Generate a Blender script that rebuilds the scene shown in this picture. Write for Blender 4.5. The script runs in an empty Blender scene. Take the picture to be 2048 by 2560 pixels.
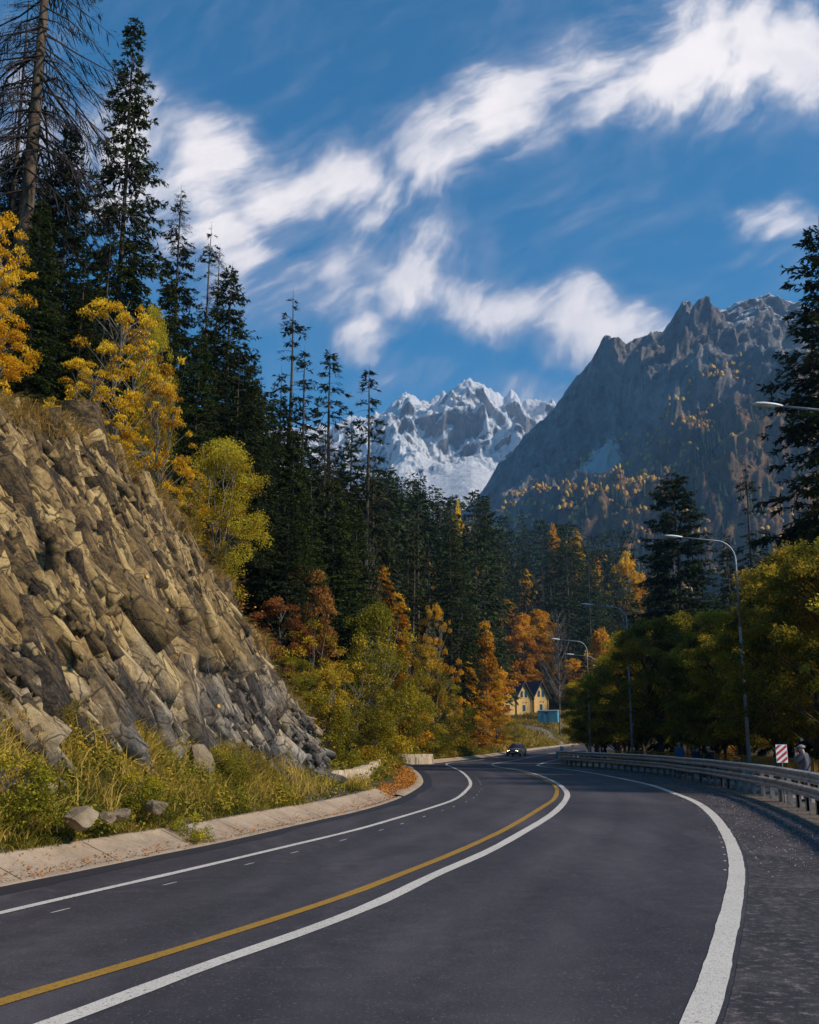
import bpy, math, random
import numpy as np
from mathutils import Vector, Matrix, Euler

# ------------------------------------------------------------------ camera, sky, sun, exposure
scene = bpy.context.scene
COL = scene.collection
F = 2585.0                      # focal length in px of the 2048 px wide photograph
CH = 1.9                        # camera height
PITCH = math.atan((1852 - 1280) / F)
CP, SP = math.cos(PITCH), math.sin(PITCH)
K = 2048 / 1725.0
cam = bpy.data.cameras.new("camera")
cam.sensor_fit = 'HORIZONTAL'; cam.sensor_width = 24.0; cam.lens = 24.0 * F / 2048
cam.clip_start = 0.1; cam.clip_end = 30000
camo = bpy.data.objects.new("camera", cam); COL.objects.link(camo)
camo.location = (0, 0, CH); camo.rotation_euler = (math.pi / 2 + PITCH, 0, 0)
scene.camera = camo

SUN_DIR = Vector((0.74, -0.36, 0.60)).normalized()      # towards the sun
sun = bpy.data.lights.new("sun", 'SUN'); sun.energy = 2.6; sun.angle = math.radians(7)
sun.color = (1.0, 0.88, 0.72)
suno = bpy.data.objects.new("sun", sun); COL.objects.link(suno)
suno.rotation_euler = SUN_DIR.to_track_quat('Z', 'Y').to_euler()
scene.view_settings.view_transform = 'Standard'; scene.view_settings.look = 'None'
scene.view_settings.exposure = 1.05; scene.view_settings.gamma = 1.0
scene.view_settings.use_curve_mapping = False
scene.cycles.max_bounces = 6; scene.cycles.diffuse_bounces = 3; scene.cycles.glossy_bounces = 2
scene.cycles.transmission_bounces = 3; scene.cycles.transparent_max_bounces = 8; scene.cycles.volume_bounces = 0
scene.cycles.use_denoising = True
scene.cycles.use_adaptive_sampling = True


def pdir(u, v):
    """world direction of photo pixel u, v (2048 x 2560)"""
    dx = (u - 1024) / F; dy = (1280 - v) / F
    return (dx, CP - dy * SP, SP + dy * CP)


def P(u, v, y):
    d = pdir(u, v); t = y / d[1]
    return Vector((d[0] * t, y, CH + d[2] * t))


def PD(u, v, y):
    return P(u * K, v * K, y)


def zroad(y):
    y = np.asarray(y, float)
    return 0.012 * np.log1p(np.exp((y - 130) / 12.0)) * 12.0


def G(u, v):
    """point of the road surface seen at pixel u, v"""
    d = pdir(u, v)
    lo, hi = 1.0, 420.0
    for _ in range(60):
        m = 0.5 * (lo + hi)
        z = CH + d[2] / d[1] * m
        if z > float(zroad(m)): lo = m
        else: hi = m
    return (d[0] / d[1] * lo, lo)


# ------------------------------------------------------------------ the sky
world = bpy.data.worlds.new("World"); scene.world = world; world.use_nodes = True
wt = world.node_tree; wn = wt.nodes; wl = wt.links
for n in list(wn): wn.remove(n)
wout = wn.new('ShaderNodeOutputWorld'); wbg = wn.new('ShaderNodeBackground')
sky = wn.new('ShaderNodeTexSky'); sky.sky_type = 'NISHITA'; sky.sun_disc = False
sky.sun_elevation = math.asin(SUN_DIR.z)
sky.sun_rotation = math.atan2(SUN_DIR.x, SUN_DIR.y)
sky.air_density = 1.0; sky.dust_density = 0.6; sky.ozone_density = 3.0; sky.altitude = 1700


def wmath(op, a, b=None, c=None, clamp=False):
    n = wn.new('ShaderNodeMath'); n.operation = op; n.use_clamp = clamp
    for i, v in enumerate((a, b, c)):
        if v is None: continue
        if isinstance(v, (int, float)): n.inputs[i].default_value = v
        else: wl.new(v, n.inputs[i])
    return n.outputs[0]


wtc = wn.new('ShaderNodeTexCoord'); wsep = wn.new('ShaderNodeSeparateXYZ')
wl.new(wtc.outputs['Generated'], wsep.inputs[0])
ysafe = wmath('MAXIMUM', wsep.outputs[1], 0.08)
wa = wmath('DIVIDE', wsep.outputs[0], ysafe); wb = wmath('DIVIDE', wsep.outputs[2], ysafe)
wcmb = wn.new('ShaderNodeCombineXYZ'); wl.new(wa, wcmb.inputs[0]); wl.new(wb, wcmb.inputs[1])
wp = wcmb.outputs[0]


def wnoise(vec, scale, detail=5, rough=0.55, dist=0.0, lac=2.0):
    n = wn.new('ShaderNodeTexNoise'); n.inputs['Scale'].default_value = scale
    n.inputs['Detail'].default_value = detail; n.inputs['Roughness'].default_value = rough
    n.inputs['Distortion'].default_value = dist; n.inputs['Lacunarity'].default_value = lac
    wl.new(vec, n.inputs['Vector']); return n


def wvec(op, a, b=None, scale=None):
    n = wn.new('ShaderNodeVectorMath'); n.operation = op
    for i, v in enumerate((a, b)):
        if v is None: continue
        if isinstance(v, tuple): n.inputs[i].default_value = v
        else: wl.new(v, n.inputs[i])
    if scale is not None: n.inputs['Scale'].default_value = scale
    return n.outputs[0]


def ab(u, v):
    d = pdir(u * K, v * K); return d[0] / d[1], d[2] / d[1]


# warp the coordinates so the banks get torn edges
w1 = wnoise(wp, 5.0, 4, 0.6); w1o = wvec('SUBTRACT', w1.outputs['Color'], (0.5, 0.5, 0.5))
w2 = wnoise(wp, 17.0, 4, 0.6); w2o = wvec('SUBTRACT', w2.outputs['Color'], (0.5, 0.5, 0.5))
pw = wvec('ADD', wp, wvec('SCALE', w1o, scale=0.10))
pw = wvec('ADD', pw, wvec('SCALE', w2o, scale=0.035))
# cloud banks: u, v, half length, half width (display px of the photograph), angle, weight
BANKS = [
    (70, 260, 190, 110, 10, .75), (250, 300, 170, 120, 10, .85), (440, 310, 130, 75, -12, 1.0), (420, 400, 150, 110, 40, .75),
    (500, 500, 130, 40, -38, .95), (450, 440, 190, 90, -35, .55), (600, 390, 150, 60, 5, .95),
    (740, 350, 170, 75, 8, 1.0), (900, 300, 170, 70, 14, 1.0), (1080, 235, 190, 62, 20, 1.0),
    (1270, 180, 210, 66, 20, 1.0), (1460, 130, 210, 75, 16, 1.05), (1660, 80, 240, 90, 14, 1.1), (1900, 20, 260, 110, 14, 1.1),
    (760, 440, 190, 70, 0, .5), (560, 600, 160, 75, -25, .62), (720, 620, 180, 66, -10, .74), (880, 610, 190, 58, -10, .92), (640, 520, 220, 80, -30, .42), (980, 560, 240, 50, -20, .38), (330, 400, 120, 140, 0, .6),
    (1050, 650, 230, 60, -12, 1.0), (1240, 685, 230, 62, -8, 1.0), (1400, 690, 140, 42, -10, .7),
    (1260, 610, 110, 35, -20, .55), (1330, 720, 110, 42, 0, .8), (800, 520, 240, 75, -20, .42),
    (764, 716, 78, 40, 4, .92), (1640, 462, 190, 36, -6, .72), (1620, 530, 110, 30, 6, .42), (870, 790, 150, 45, -5, .45),
    (1120, 830, 120, 40, -20, .7), (1480, 15, 260, 70, 12, .75), (1250, 95, 200, 50, 14, .5), (1000, 170, 110, 40, 12, .42),
    (860, 480, 330, 90, -18, .40), (1150, 470, 260, 60, 18, .28), (1350, 330, 260, 60, 18, .25), (600, 300, 120, 50, 20, .4), (130, 90, 120, 60, 30, .3), (390, 225, 60, 40, 30, .55), (1560, 230, 240, 60, 14, .45),
]
mask = None
for (u, v, L, W, ang, amp) in BANKS:
    a0, b0 = ab(u, v)
    a1, b1 = ab(u + 20, v); s = math.hypot(a1 - a0, b1 - b0) / 20
    mp = wn.new('ShaderNodeMapping'); mp.vector_type = 'TEXTURE'
    mp.inputs['Location'].default_value = (a0, b0, 0)
    mp.inputs['Rotation'].default_value = (0, 0, math.radians(ang))
    mp.inputs['Scale'].default_value = (L * s * 1.6, W * s * 2.6, 1e4)
    wl.new(pw, mp.inputs['Vector'])
    ln = wn.new('ShaderNodeVectorMath'); ln.operation = 'LENGTH'; wl.new(mp.outputs[0], ln.inputs[0])
    mr = wn.new('ShaderNodeMapRange'); mr.interpolation_type = 'SMOOTHSTEP'
    mr.inputs['From Min'].default_value = 1.0; mr.inputs['From Max'].default_value = 0.0
    mr.inputs['To Min'].default_value = 0.0; mr.inputs['To Max'].default_value = amp
    wl.new(ln.outputs['Value'], mr.inputs['Value'])
    mask = mr.outputs[0] if mask is None else wmath('SMOOTH_MAX', mask, mr.outputs[0], 0.25)
# fibrous streaks: some along the banks, some combed across them
def fibre(rot, sx, sy, scale, warp):
    m_ = wn.new('ShaderNodeMapping'); m_.vector_type = 'TEXTURE'; m_.inputs['Rotation'].default_value = (0, 0, math.radians(rot)); m_.inputs['Scale'].default_value = (1 / sx, 1 / sy, 1)
    wl.new(wvec('ADD', wp, wvec('SCALE', w1o, scale=warp)), m_.inputs['Vector'])
    return wnoise(m_.outputs[0], scale, 8, 0.57, 0.0).outputs['Fac']
fa = fibre(26, .9, 3.8, 6.5, .07); fb = fibre(66, .9, 3.2, 7.5, .10)
sel = wnoise(wp, 3.3, 2, .5).outputs['Fac']
self_ = wn.new('ShaderNodeMapRange'); self_.inputs['From Min'].default_value = .42; self_.inputs['From Max'].default_value = .58; wl.new(sel, self_.inputs['Value'])
fmix = wn.new('ShaderNodeMix'); wl.new(self_.outputs[0], fmix.inputs[0]); wl.new(fa, fmix.inputs[2]); wl.new(fb, fmix.inputs[3])
puf = wnoise(pw, 7.0, 10, 0.6, 0.0)
tex = wmath('ADD', wmath('MULTIPLY', fmix.outputs[0], 0.68), wmath('MULTIPLY', puf.outputs['Fac'], 0.32))
dens = wmath('ADD', wmath('MULTIPLY', mask, 1.08), wmath('MULTIPLY', wmath('SUBTRACT', tex, 0.505), 3.5))
dens = wmath('MULTIPLY', dens, wmath('MULTIPLY', mask, 2.4, clamp=True))
mrd = wn.new('ShaderNodeMapRange'); mrd.interpolation_type = 'SMOOTHSTEP'
mrd.inputs['From Min'].default_value = -0.05; mrd.inputs['From Max'].default_value = 1.15
wl.new(dens, mrd.inputs['Value'])
shade = wnoise(pw, 4.5, 5, 0.6)
crc = wn.new('ShaderNodeValToRGB')
crc.color_ramp.elements[0].position = 0.36; crc.color_ramp.elements[0].color = (0.33, 0.36, 0.47, 1)
crc.color_ramp.elements[1].position = 0.60; crc.color_ramp.elements[1].color = (0.93, 0.86, 0.83, 1)
wl.new(wmath('ADD', wmath('MULTIPLY', shade.outputs['Fac'], 0.5), wmath('MULTIPLY', mrd.outputs[0], 0.32)), crc.inputs[0])
tint = wn.new('ShaderNodeMix'); tint.data_type = 'RGBA'; tint.blend_type = 'MULTIPLY'; tint.inputs[0].default_value = 1
wl.new(sky.outputs[0], tint.inputs[6]); tint.inputs[7].default_value = (0.12, 0.60, 0.72, 1)
mixc = wn.new('ShaderNodeMix'); mixc.data_type = 'RGBA'
wl.new(wmath('MULTIPLY', mrd.outputs[0], 0.97), mixc.inputs[0]); wl.new(tint.outputs[2], mixc.inputs[6])
SKY_STRENGTH = 0.10
sc_ = wn.new('ShaderNodeVectorMath'); sc_.operation = 'SCALE'; sc_.inputs['Scale'].default_value = 0.64 / SKY_STRENGTH
wl.new(crc.outputs[0], sc_.inputs[0]); wl.new(sc_.outputs[0], mixc.inputs[7])
wl.new(mixc.outputs[2], wbg.inputs['Color']); wbg.inputs['Strength'].default_value = SKY_STRENGTH
wl.new(wbg.outputs[0], wout.inputs['Surface'])


# ------------------------------------------------------------------ helpers
def tagp(o, label=None, cat=None, group=None, kind=None):
    if label: o['label'] = label
    if cat: o['category'] = cat
    if group: o['group'] = group
    if kind: o['kind'] = kind
    return o


def empty(name, loc=(0, 0, 0), rz=0.0, label=None, cat=None, group=None):
    o = bpy.data.objects.new(name, None); COL.objects.link(o)
    o.empty_display_size = 0.3
    o.location = loc; o.rotation_euler = (0, 0, rz)
    return tagp(o, label, cat, group)


def link(name, me, parent=None):
    o = bpy.data.objects.new(name, me); COL.objects.link(o)
    if parent is not None: o.parent = parent
    return o


def copy_tree(o, parent=None, kids=None):
    c = o.copy(); COL.objects.link(c)
    if parent is not None: c.parent = parent
    for ch in list(o.children): copy_tree(ch, c)
    return c


class MB:
    """collects boxes, bars, tubes and free faces; build() links them as one mesh"""
    def __init__(s): s.v = []; s.f = []; s.mi = []; s.m = 0

    def add(s, vs, fs):
        o = len(s.v); s.v += [tuple(p) for p in vs]
        for f in fs: s.f.append([i + o for i in f]); s.mi.append(s.m)
        return s

    def box(s, x0, x1, y0, y1, z0, z1):
        return s.add([(x0, y0, z0), (x1, y0, z0), (x1, y1, z0), (x0, y1, z0), (x0, y0, z1), (x1, y0, z1), (x1, y1, z1), (x0, y1, z1)],
                     [(0, 3, 2, 1), (4, 5, 6, 7), (0, 1, 5, 4), (1, 2, 6, 5), (2, 3, 7, 6), (3, 0, 4, 7)])

    def tube(s, pts, rad, n=8, cap=True):
        pts = [Vector(p) for p in pts]
        if isinstance(rad, (int, float)): rad = [rad] * len(pts)
        vs = []; up = None
        for i, p in enumerate(pts):
            t = (pts[min(i + 1, len(pts) - 1)] - pts[max(i - 1, 0)]).normalized()
            if up is None: up = Vector((0, 0, 1)) if abs(t.z) < 0.9 else Vector((1, 0, 0))
            a = t.cross(up).normalized(); b = a.cross(t).normalized(); up = b
            for k in range(n):
                th = 2 * math.pi * k / n
                vs.append(p + (a * math.cos(th) + b * math.sin(th)) * rad[i])
        fs = [(i * n + k, i * n + (k + 1) % n, (i + 1) * n + (k + 1) % n, (i + 1) * n + k) for i in range(len(pts) - 1) for k in range(n)]
        if cap:
            fs.append(tuple(reversed(range(n)))); fs.append(tuple((len(pts) - 1) * n + k for k in range(n)))
        return s.add(vs, fs)

    def prism(s, poly, a, b, axis='y'):
        """poly: list of 2D points in the plane normal to axis, from a to b"""
        n = len(poly); vs = []
        for w in (a, b):
            for (p, q) in poly:
                vs.append({'y': (p, w, q), 'x': (w, p, q), 'z': (p, q, w)}[axis])
        fs = [tuple(range(n)), tuple(reversed(range(n, 2 * n)))] + [(i, i + n, (i + 1) % n + n, (i + 1) % n) for i in range(n)]
        return s.add(vs, fs)

    def loft(s, rings, close=True, cap=True):
        n = len(rings[0]); vs = [p for r in rings for p in r]
        fs = []
        for i in range(len(rings) - 1):
            for k in range(n if close else n - 1):
                k2 = (k + 1) % n
                fs.append((i * n + k, i * n + k2, (i + 1) * n + k2, (i + 1) * n + k))
        if cap and close:
            fs.append(tuple(reversed(range(n)))); fs.append(tuple((len(rings) - 1) * n + k for k in range(n)))
        return s.add(vs, fs)

    def build(s, name, mat, parent=None, smooth=False, bevel=0.0):
        me = bpy.data.meshes.new(name); me.from_pydata(s.v, [], s.f)
        mats = mat if isinstance(mat, (list, tuple)) else [mat]
        for m in mats: me.materials.append(m)
        if len(mats) > 1: me.polygons.foreach_set('material_index', s.mi)
        if smooth: me.polygons.foreach_set('use_smooth', [True] * len(me.polygons))
        me.update()
        o = link(name, me, parent)
        if bevel:
            b = o.modifiers.new('bevel', 'BEVEL'); b.width = bevel; b.segments = 2; b.limit_method = 'ANGLE'
        return o


def mesh_np(name, V, Fq, mats, mi=None, tint=None, smooth=False):
    """V n x 3, Fq m x 4 quads"""
    V = np.ascontiguousarray(V, dtype=np.float32); Fq = np.ascontiguousarray(Fq, dtype=np.int32)
    me = bpy.data.meshes.new(name)
    me.vertices.add(len(V)); me.vertices.foreach_set('co', V.ravel())
    m, k = Fq.shape
    me.loops.add(m * k); me.loops.foreach_set('vertex_index', Fq.ravel())
    me.polygons.add(m); me.polygons.foreach_set('loop_start', np.arange(0, m * k, k, dtype=np.int32))
    for mt in (mats if isinstance(mats, (list, tuple)) else [mats]): me.materials.append(mt)
    if mi is not None: me.polygons.foreach_set('material_index', np.ascontiguousarray(mi, dtype=np.int32))
    if smooth: me.polygons.foreach_set('use_smooth', np.ones(m, dtype=bool))
    me.update(calc_edges=True)
    if tint is not None:
        at = me.attributes.new('tint', 'FLOAT', 'FACE'); at.data.foreach_set('value', np.ascontiguousarray(tint, dtype=np.float32))
    return me


def unit(a): return a / np.maximum(np.linalg.norm(a, axis=-1, keepdims=True), 1e-9)


def cards(pos, d, side, ln, wd, fold=None):
    """diamond leaf quads: base at pos, tip along d"""
    ln = np.asarray(ln)[..., None] if np.ndim(ln) else ln
    wd = np.asarray(wd)[..., None] if np.ndim(wd) else wd
    mid = pos + d * ln * 0.45
    n = len(pos)
    V = np.stack([pos, mid + side * wd * 0.5, pos + d * ln, mid - side * wd * 0.5], 1).reshape(-1, 3)
    Fq = np.arange(4 * n).reshape(n, 4)
    return V, Fq


def np_tube(pts, rad, n=6):
    pts = np.asarray(pts, float); m = len(pts)
    t = unit(np.gradient(pts, axis=0))
    ref = np.array([0, 0, 1.0]) if abs(t[0, 2]) < 0.9 else np.array([1.0, 0, 0])
    a = unit(np.cross(t, ref)); b = unit(np.cross(a, t))
    th = np.arange(n) * 2 * np.pi / n
    V = pts[:, None] + (a[:, None] * np.cos(th)[None, :, None] + b[:, None] * np.sin(th)[None, :, None]) * np.asarray(rad).reshape(-1, 1, 1)
    V = V.reshape(-1, 3)
    i = np.arange(m - 1)[:, None] * n; k = np.arange(n)[None]; k2 = (k + 1) % n
    Fq = np.stack([i + k, i + k2, i + n + k2, i + n + k], -1).reshape(-1, 4)
    return V, Fq


def np_join(parts):
    """parts: list of (V, F, material index, tint array or None)"""
    vs, fs, mi, ti = [], [], [], []; o = 0
    for V, Fq, m, t in parts:
        vs.append(V); fs.append(Fq + o); o += len(V)
        mi.append(np.full(len(Fq), m)); ti.append(np.full(len(Fq), 0.5) if t is None else t)
    return np.concatenate(vs), np.concatenate(fs), np.concatenate(mi), np.concatenate(ti)


# lattice noise in numpy
def hash3(ix, iy, iz, seed=0):
    h = (ix.astype(np.int64) * 374761393 + iy.astype(np.int64) * 668265263 + iz.astype(np.int64) * 2147483647 + seed * 974711) & 0xffffffff
    h = ((h ^ (h >> 13)) * 1274126177) & 0xffffffff
    h = ((h ^ (h >> 16)) * 2246822519) & 0xffffffff
    return ((h ^ (h >> 15)) & 0xffffff) / float(0x1000000)


def vnoise(x, y, z=None, seed=0):
    x = np.asarray(x, float); y = np.asarray(y, float); z = np.zeros_like(x) if z is None else z
    ix, iy, iz = np.floor(x), np.floor(y), np.floor(z)
    fx, fy, fz = x - ix, y - iy, z - iz
    fx, fy, fz = [t * t * t * (t * (t * 6 - 15) + 10) for t in (fx, fy, fz)]
    r = 0
    for a in (0, 1):
        for b in (0, 1):
            for c in (0, 1):
                w = (fx if a else 1 - fx) * (fy if b else 1 - fy) * (fz if c else 1 - fz)
                r = r + w * hash3(ix + a, iy + b, iz + c, seed)
    return r * 2 - 1


def fbm(x, y, z=None, oct=5, seed=0, gain=0.5, lac=2.03, ridged=False):
    r = 0; a = 1.0; tot = 0
    for i in range(oct):
        n = vnoise(x + i * 17.3, y - i * 9.1, z, seed + i)
        if ridged: n = 1 - 2 * np.abs(n)
        r = r + a * n; tot += a; a *= gain; x = x * lac; y = y * lac
        if z is not None: z = z * lac
    return r / tot


def cellnoise(p, q, seed=0, jitter=0.9):
    """Worley cells in 2D: returns cell id hash, offset of the point from the cell's seed, F2-F1"""
    ip, iq = np.floor(p), np.floor(q)
    best = np.full(p.shape, 9.0); sec = np.full(p.shape, 9.0)
    h = np.zeros(p.shape); ox = np.zeros(p.shape); oy = np.zeros(p.shape); h2 = np.zeros(p.shape); h3 = np.zeros(p.shape)
    z = np.zeros_like(p)
    for a in (-1, 0, 1):
        for b in (-1, 0, 1):
            cx, cy = ip + a, iq + b
            jx = cx + 0.5 + (hash3(cx, cy, z, seed) - .5) * jitter
            jy = cy + 0.5 + (hash3(cx, cy, z + 1, seed) - .5) * jitter
            d = np.maximum(np.abs(p - jx), np.abs(q - jy)) * 0.6 + 0.4 * np.hypot(p - jx, q - jy)
            n = d < best
            sec = np.where(n, best, np.minimum(sec, d))
            best = np.where(n, d, best)
            h = np.where(n, hash3(cx, cy, z + 2, seed), h); h2 = np.where(n, hash3(cx, cy, z + 3, seed), h2); h3 = np.where(n, hash3(cx, cy, z + 4, seed), h3)
            ox = np.where(n, p - jx, ox); oy = np.where(n, q - jy, oy)
    return h, ox, oy, sec - best, h2, h3


# ------------------------------------------------------------------ materials
class NT:
    def __init__(s, name):
        s.mat = bpy.data.materials.new(name); s.mat.use_nodes = True
        s.t = s.mat.node_tree; s.n = s.t.nodes; s.l = s.t.links
        s.bsdf = s.n['Principled BSDF']; s.out = s.n['Material Output']
        s.tc = s.n.new('ShaderNodeTexCoord')

    def link(s, a, b): s.l.new(a, b)

    def noise(s, scale, detail=4, rough=0.55, dist=0.0, coord='Object', vec=None, stretch=None, rot=None):
        n = s.n.new('ShaderNodeTexNoise'); n.inputs['Scale'].default_value = scale; n.inputs['Detail'].default_value = detail
        n.inputs['Roughness'].default_value = rough; n.inputs['Distortion'].default_value = dist
        v = vec or s.tc.outputs[coord]
        if stretch:
            m = s.n.new('ShaderNodeMapping'); m.inputs['Scale'].default_value = stretch
            if rot: m.inputs['Rotation'].default_value = rot
            s.link(v, m.inputs[0]); v = m.outputs[0]
        s.link(v, n.inputs['Vector']); return n.outputs['Fac']

    def ramp(s, fac, stops):
        r = s.n.new('ShaderNodeValToRGB'); e = r.color_ramp.elements
        while len(e) < len(stops): e.new(0.5)
        for i, (p, c) in enumerate(stops):
            e[i].position = p
            e[i].color = (c, c, c, 1) if isinstance(c, (int, float)) else (*c[:3], 1)
        s.link(fac, r.inputs[0]); return r.outputs[0]

    def mix(s, fac, a, b, blend='MIX'):
        m = s.n.new('ShaderNodeMix'); m.data_type = 'RGBA'; m.blend_type = blend
        for i, v in ((0, fac), (6, a), (7, b)):
            if isinstance(v, (int, float)): m.inputs[i].default_value = v if i == 0 else (v, v, v, 1)
            elif isinstance(v, tuple): m.inputs[i].default_value = (*v[:3], 1)
            else: s.link(v, m.inputs[i])
        return m.outputs[2]

    def math(s, op, a, b=None, clamp=False):
        n = s.n.new('ShaderNodeMath'); n.operation = op; n.use_clamp = clamp
        for i, v in enumerate((a, b)):
            if v is None: continue
            if isinstance(v, (int, float)): n.inputs[i].default_value = v
            else: s.link(v, n.inputs[i])
        return n.outputs[0]

    def bump(s, h, strength=0.4, dist=0.02, prev=None):
        b = s.n.new('ShaderNodeBump'); b.inputs['Strength'].default_value = strength; b.inputs['Distance'].default_value = dist
        s.link(h, b.inputs['Height'])
        if prev is not None: s.link(prev, b.inputs['Normal'])
        return b.outputs[0]

    def done(s, color=None, rough=None, normal=None, metal=None, spec=None):
        for k, v in (('Base Color', color), ('Roughness', rough), ('Normal', normal), ('Metallic', metal), ('Specular IOR Level', spec)):
            if v is None: continue
            if isinstance(v, (int, float)): s.bsdf.inputs[k].default_value = v
            elif isinstance(v, tuple): s.bsdf.inputs[k].default_value = (*v[:3], 1)
            else: s.link(v, s.bsdf.inputs[k])
        return s.mat


def simple(name, c1, c2=None, scale=6.0, rough=0.6, metal=0.0, bump=0.15, bscale=40, bdist=0.01, spec=0.4):
    t = NT(name)
    if c2 is None: c2 = tuple(x * 0.7 for x in c1)
    col = t.ramp(t.noise(scale, 5, 0.6), [(0.35, c2), (0.62, c1)])
    nm = t.bump(t.noise(bscale, 3), bump, bdist)
    return t.done(col, rough, nm, metal, spec)


def leafmat(name, stops, trans=0.35, var=0.35, spec=0.0):
    t = NT(name)
    at = t.n.new('ShaderNodeAttribute'); at.attribute_name = 'tint'
    col = t.ramp(at.outputs['Fac'], stops)
    oi = t.n.new('ShaderNodeObjectInfo')
    hs = t.n.new('ShaderNodeHueSaturation')
    t.link(col, hs.inputs['Color'])
    t.link(t.math('ADD', t.math('MULTIPLY', oi.outputs['Random'], var), 1 - var / 2), hs.inputs['Value'])
    t.link(t.math('ADD', t.math('MULTIPLY', oi.outputs['Random'], 0.03), 0.485), hs.inputs['Hue'])
    d = t.n.new('ShaderNodeBsdfDiffuse'); tr = t.n.new('ShaderNodeBsdfTranslucent'); mx = t.n.new('ShaderNodeMixShader')
    t.link(hs.outputs[0], d.inputs[0]); t.link(hs.outputs[0], tr.inputs[0]); mx.inputs[0].default_value = trans
    t.link(d.outputs[0], mx.inputs[1]); t.link(tr.outputs[0], mx.inputs[2]); t.link(mx.outputs[0], t.out.inputs['Surface'])
    return t.mat


MT = {}
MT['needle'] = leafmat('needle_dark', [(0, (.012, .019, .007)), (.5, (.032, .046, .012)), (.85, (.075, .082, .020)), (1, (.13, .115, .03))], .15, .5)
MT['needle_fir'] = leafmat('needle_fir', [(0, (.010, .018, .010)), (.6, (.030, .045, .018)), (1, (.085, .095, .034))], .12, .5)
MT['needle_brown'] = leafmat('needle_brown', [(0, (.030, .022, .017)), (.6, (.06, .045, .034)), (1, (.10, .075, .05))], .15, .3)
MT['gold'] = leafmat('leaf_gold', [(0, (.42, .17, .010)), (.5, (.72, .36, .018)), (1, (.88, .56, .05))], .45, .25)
MT['orange'] = leafmat('leaf_orange', [(0, (.26, .10, .012)), (.5, (.60, .30, .022)), (1, (.82, .52, .045))], .45, .3)
MT['autumn_far'] = leafmat('autumn_far', [(0, (.20, .085, .03)), (.5, (.55, .27, .05)), (1, (.80, .50, .10))], .3, .2)
MT['rust'] = leafmat('leaf_rust', [(0, (.09, .035, .018)), (.5, (.24, .085, .028)), (1, (.40, .17, .05))], .4, .3)
MT['shrubl'] = leafmat('leaf_shrub', [(0, (.10, .08, .012)), (.5, (.26, .20, .022)), (1, (.46, .34, .04))], .4, .1)
MT['lime'] = leafmat('leaf_lime', [(0, (.26, .15, .012)), (.4, (.40, .30, .022)), (1, (.60, .52, .05))], .45, .1)
MT['olive'] = leafmat('leaf_olive', [(0, (.07, .07, .011)), (.45, (.20, .18, .018)), (.75, (.40, .31, .028)), (1, (.62, .40, .04))], .4, .35)
MT['olivey'] = leafmat('leaf_olive_yellow', [(0, (.12, .085, .012)), (.45, (.34, .23, .020)), (1, (.66, .40, .035))], .4, .3)
MT['green'] = leafmat('leaf_green', [(0, (.06, .06, .012)), (.4, (.20, .18, .022)), (.75, (.40, .32, .035)), (1, (.65, .42, .04))], .55, .5)
MT['grass'] = leafmat('grass_blades', [(0, (.05, .058, .010)), (.35, (.15, .13, .020)), (.62, (.38, .25, .045)), (1, (.62, .40, .11))], .35, .0)
MT['weed'] = leafmat('weed_leaves', [(0, (.05, .062, .010)), (.5, (.16, .165, .020)), (.8, (.38, .30, .035)), (1, (.55, .33, .05))], .35, .0)
MT['fallen'] = leafmat('fallen_leaf', [(0, (.20, .07, .02)), (.5, (.42, .17, .035)), (1, (.62, .34, .07))], .2, .0)


def barkmat(name, c1, c2, scale=5):
    t = NT(name)
    n = t.noise(scale, 6, 0.65, 0.4, stretch=(1, 1, 0.25)); n2 = t.noise(scale * 6, 4, 0.6)
    col = t.ramp(t.mix(0.4, n, n2), [(0.3, c2), (0.6, c1)])
    return t.done(col, 0.9, t.bump(n2, 0.6, 0.03), 0, 0.2)


MT['bark'] = barkmat('bark_brown', (.10, .075, .055), (.035, .026, .02))
MT['bark_red'] = barkmat('bark_pine', (.17, .12, .085), (.06, .042, .032))
MT['bark_grey'] = barkmat('bark_grey', (.20, .175, .15), (.06, .052, .045))
MT['deadwood'] = barkmat('dead_wood', (.045, .034, .03), (.018, .013, .012))

# asphalt
t = NT('asphalt')
la = t.n.new('ShaderNodeAttribute'); la.attribute_name = 'lane'
big = t.noise(0.35, 5, 0.6, 0.6, stretch=(1.3, .35, 1)); fine = t.noise(60, 3, 0.7); mid = t.noise(3.0, 5, 0.65)
streak = t.noise(1.0, 5, 0.6, 0.3, stretch=(.5, 2.2, 1))
col = t.ramp(t.mix(0.35, big, mid), [(0.34, (.026, .022, .028)), (0.50, (.050, .042, .050)), (0.64, (.092, .076, .088))])
spk = t.n.new('ShaderNodeTexVoronoi'); spk.inputs['Scale'].default_value = 26; t.link(t.tc.outputs['Object'], spk.inputs['Vector'])
sp = t.ramp(spk.outputs['Distance'], [(0.0, 1.0), (0.24, 1.0), (0.34, 0.0)])
spk_on = t.math('GREATER_THAN', t.noise(21, 2, 0.6), 0.54)
col = t.mix(t.math('MULTIPLY', t.math('MULTIPLY', sp, spk_on), 0.55), col, (.22, .20, .195))
col = t.mix(t.ramp(fine, [(0.35, 0.55), (0.7, 0.0)]), col, (.014, .013, .018))
col = t.mix(t.math('MULTIPLY', t.ramp(la.outputs['Fac'], [(0.0, 0), (.12, .0), (.20, .5), (.28, 0), (.36, .45), (.44, 0), (.55, 0), (.63, .5), (.70, 0), (.80, .5), (.88, 0)]), t.ramp(big, [(.3, .3), (.7, 1)])), col, (.085, .076, .086))
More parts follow.
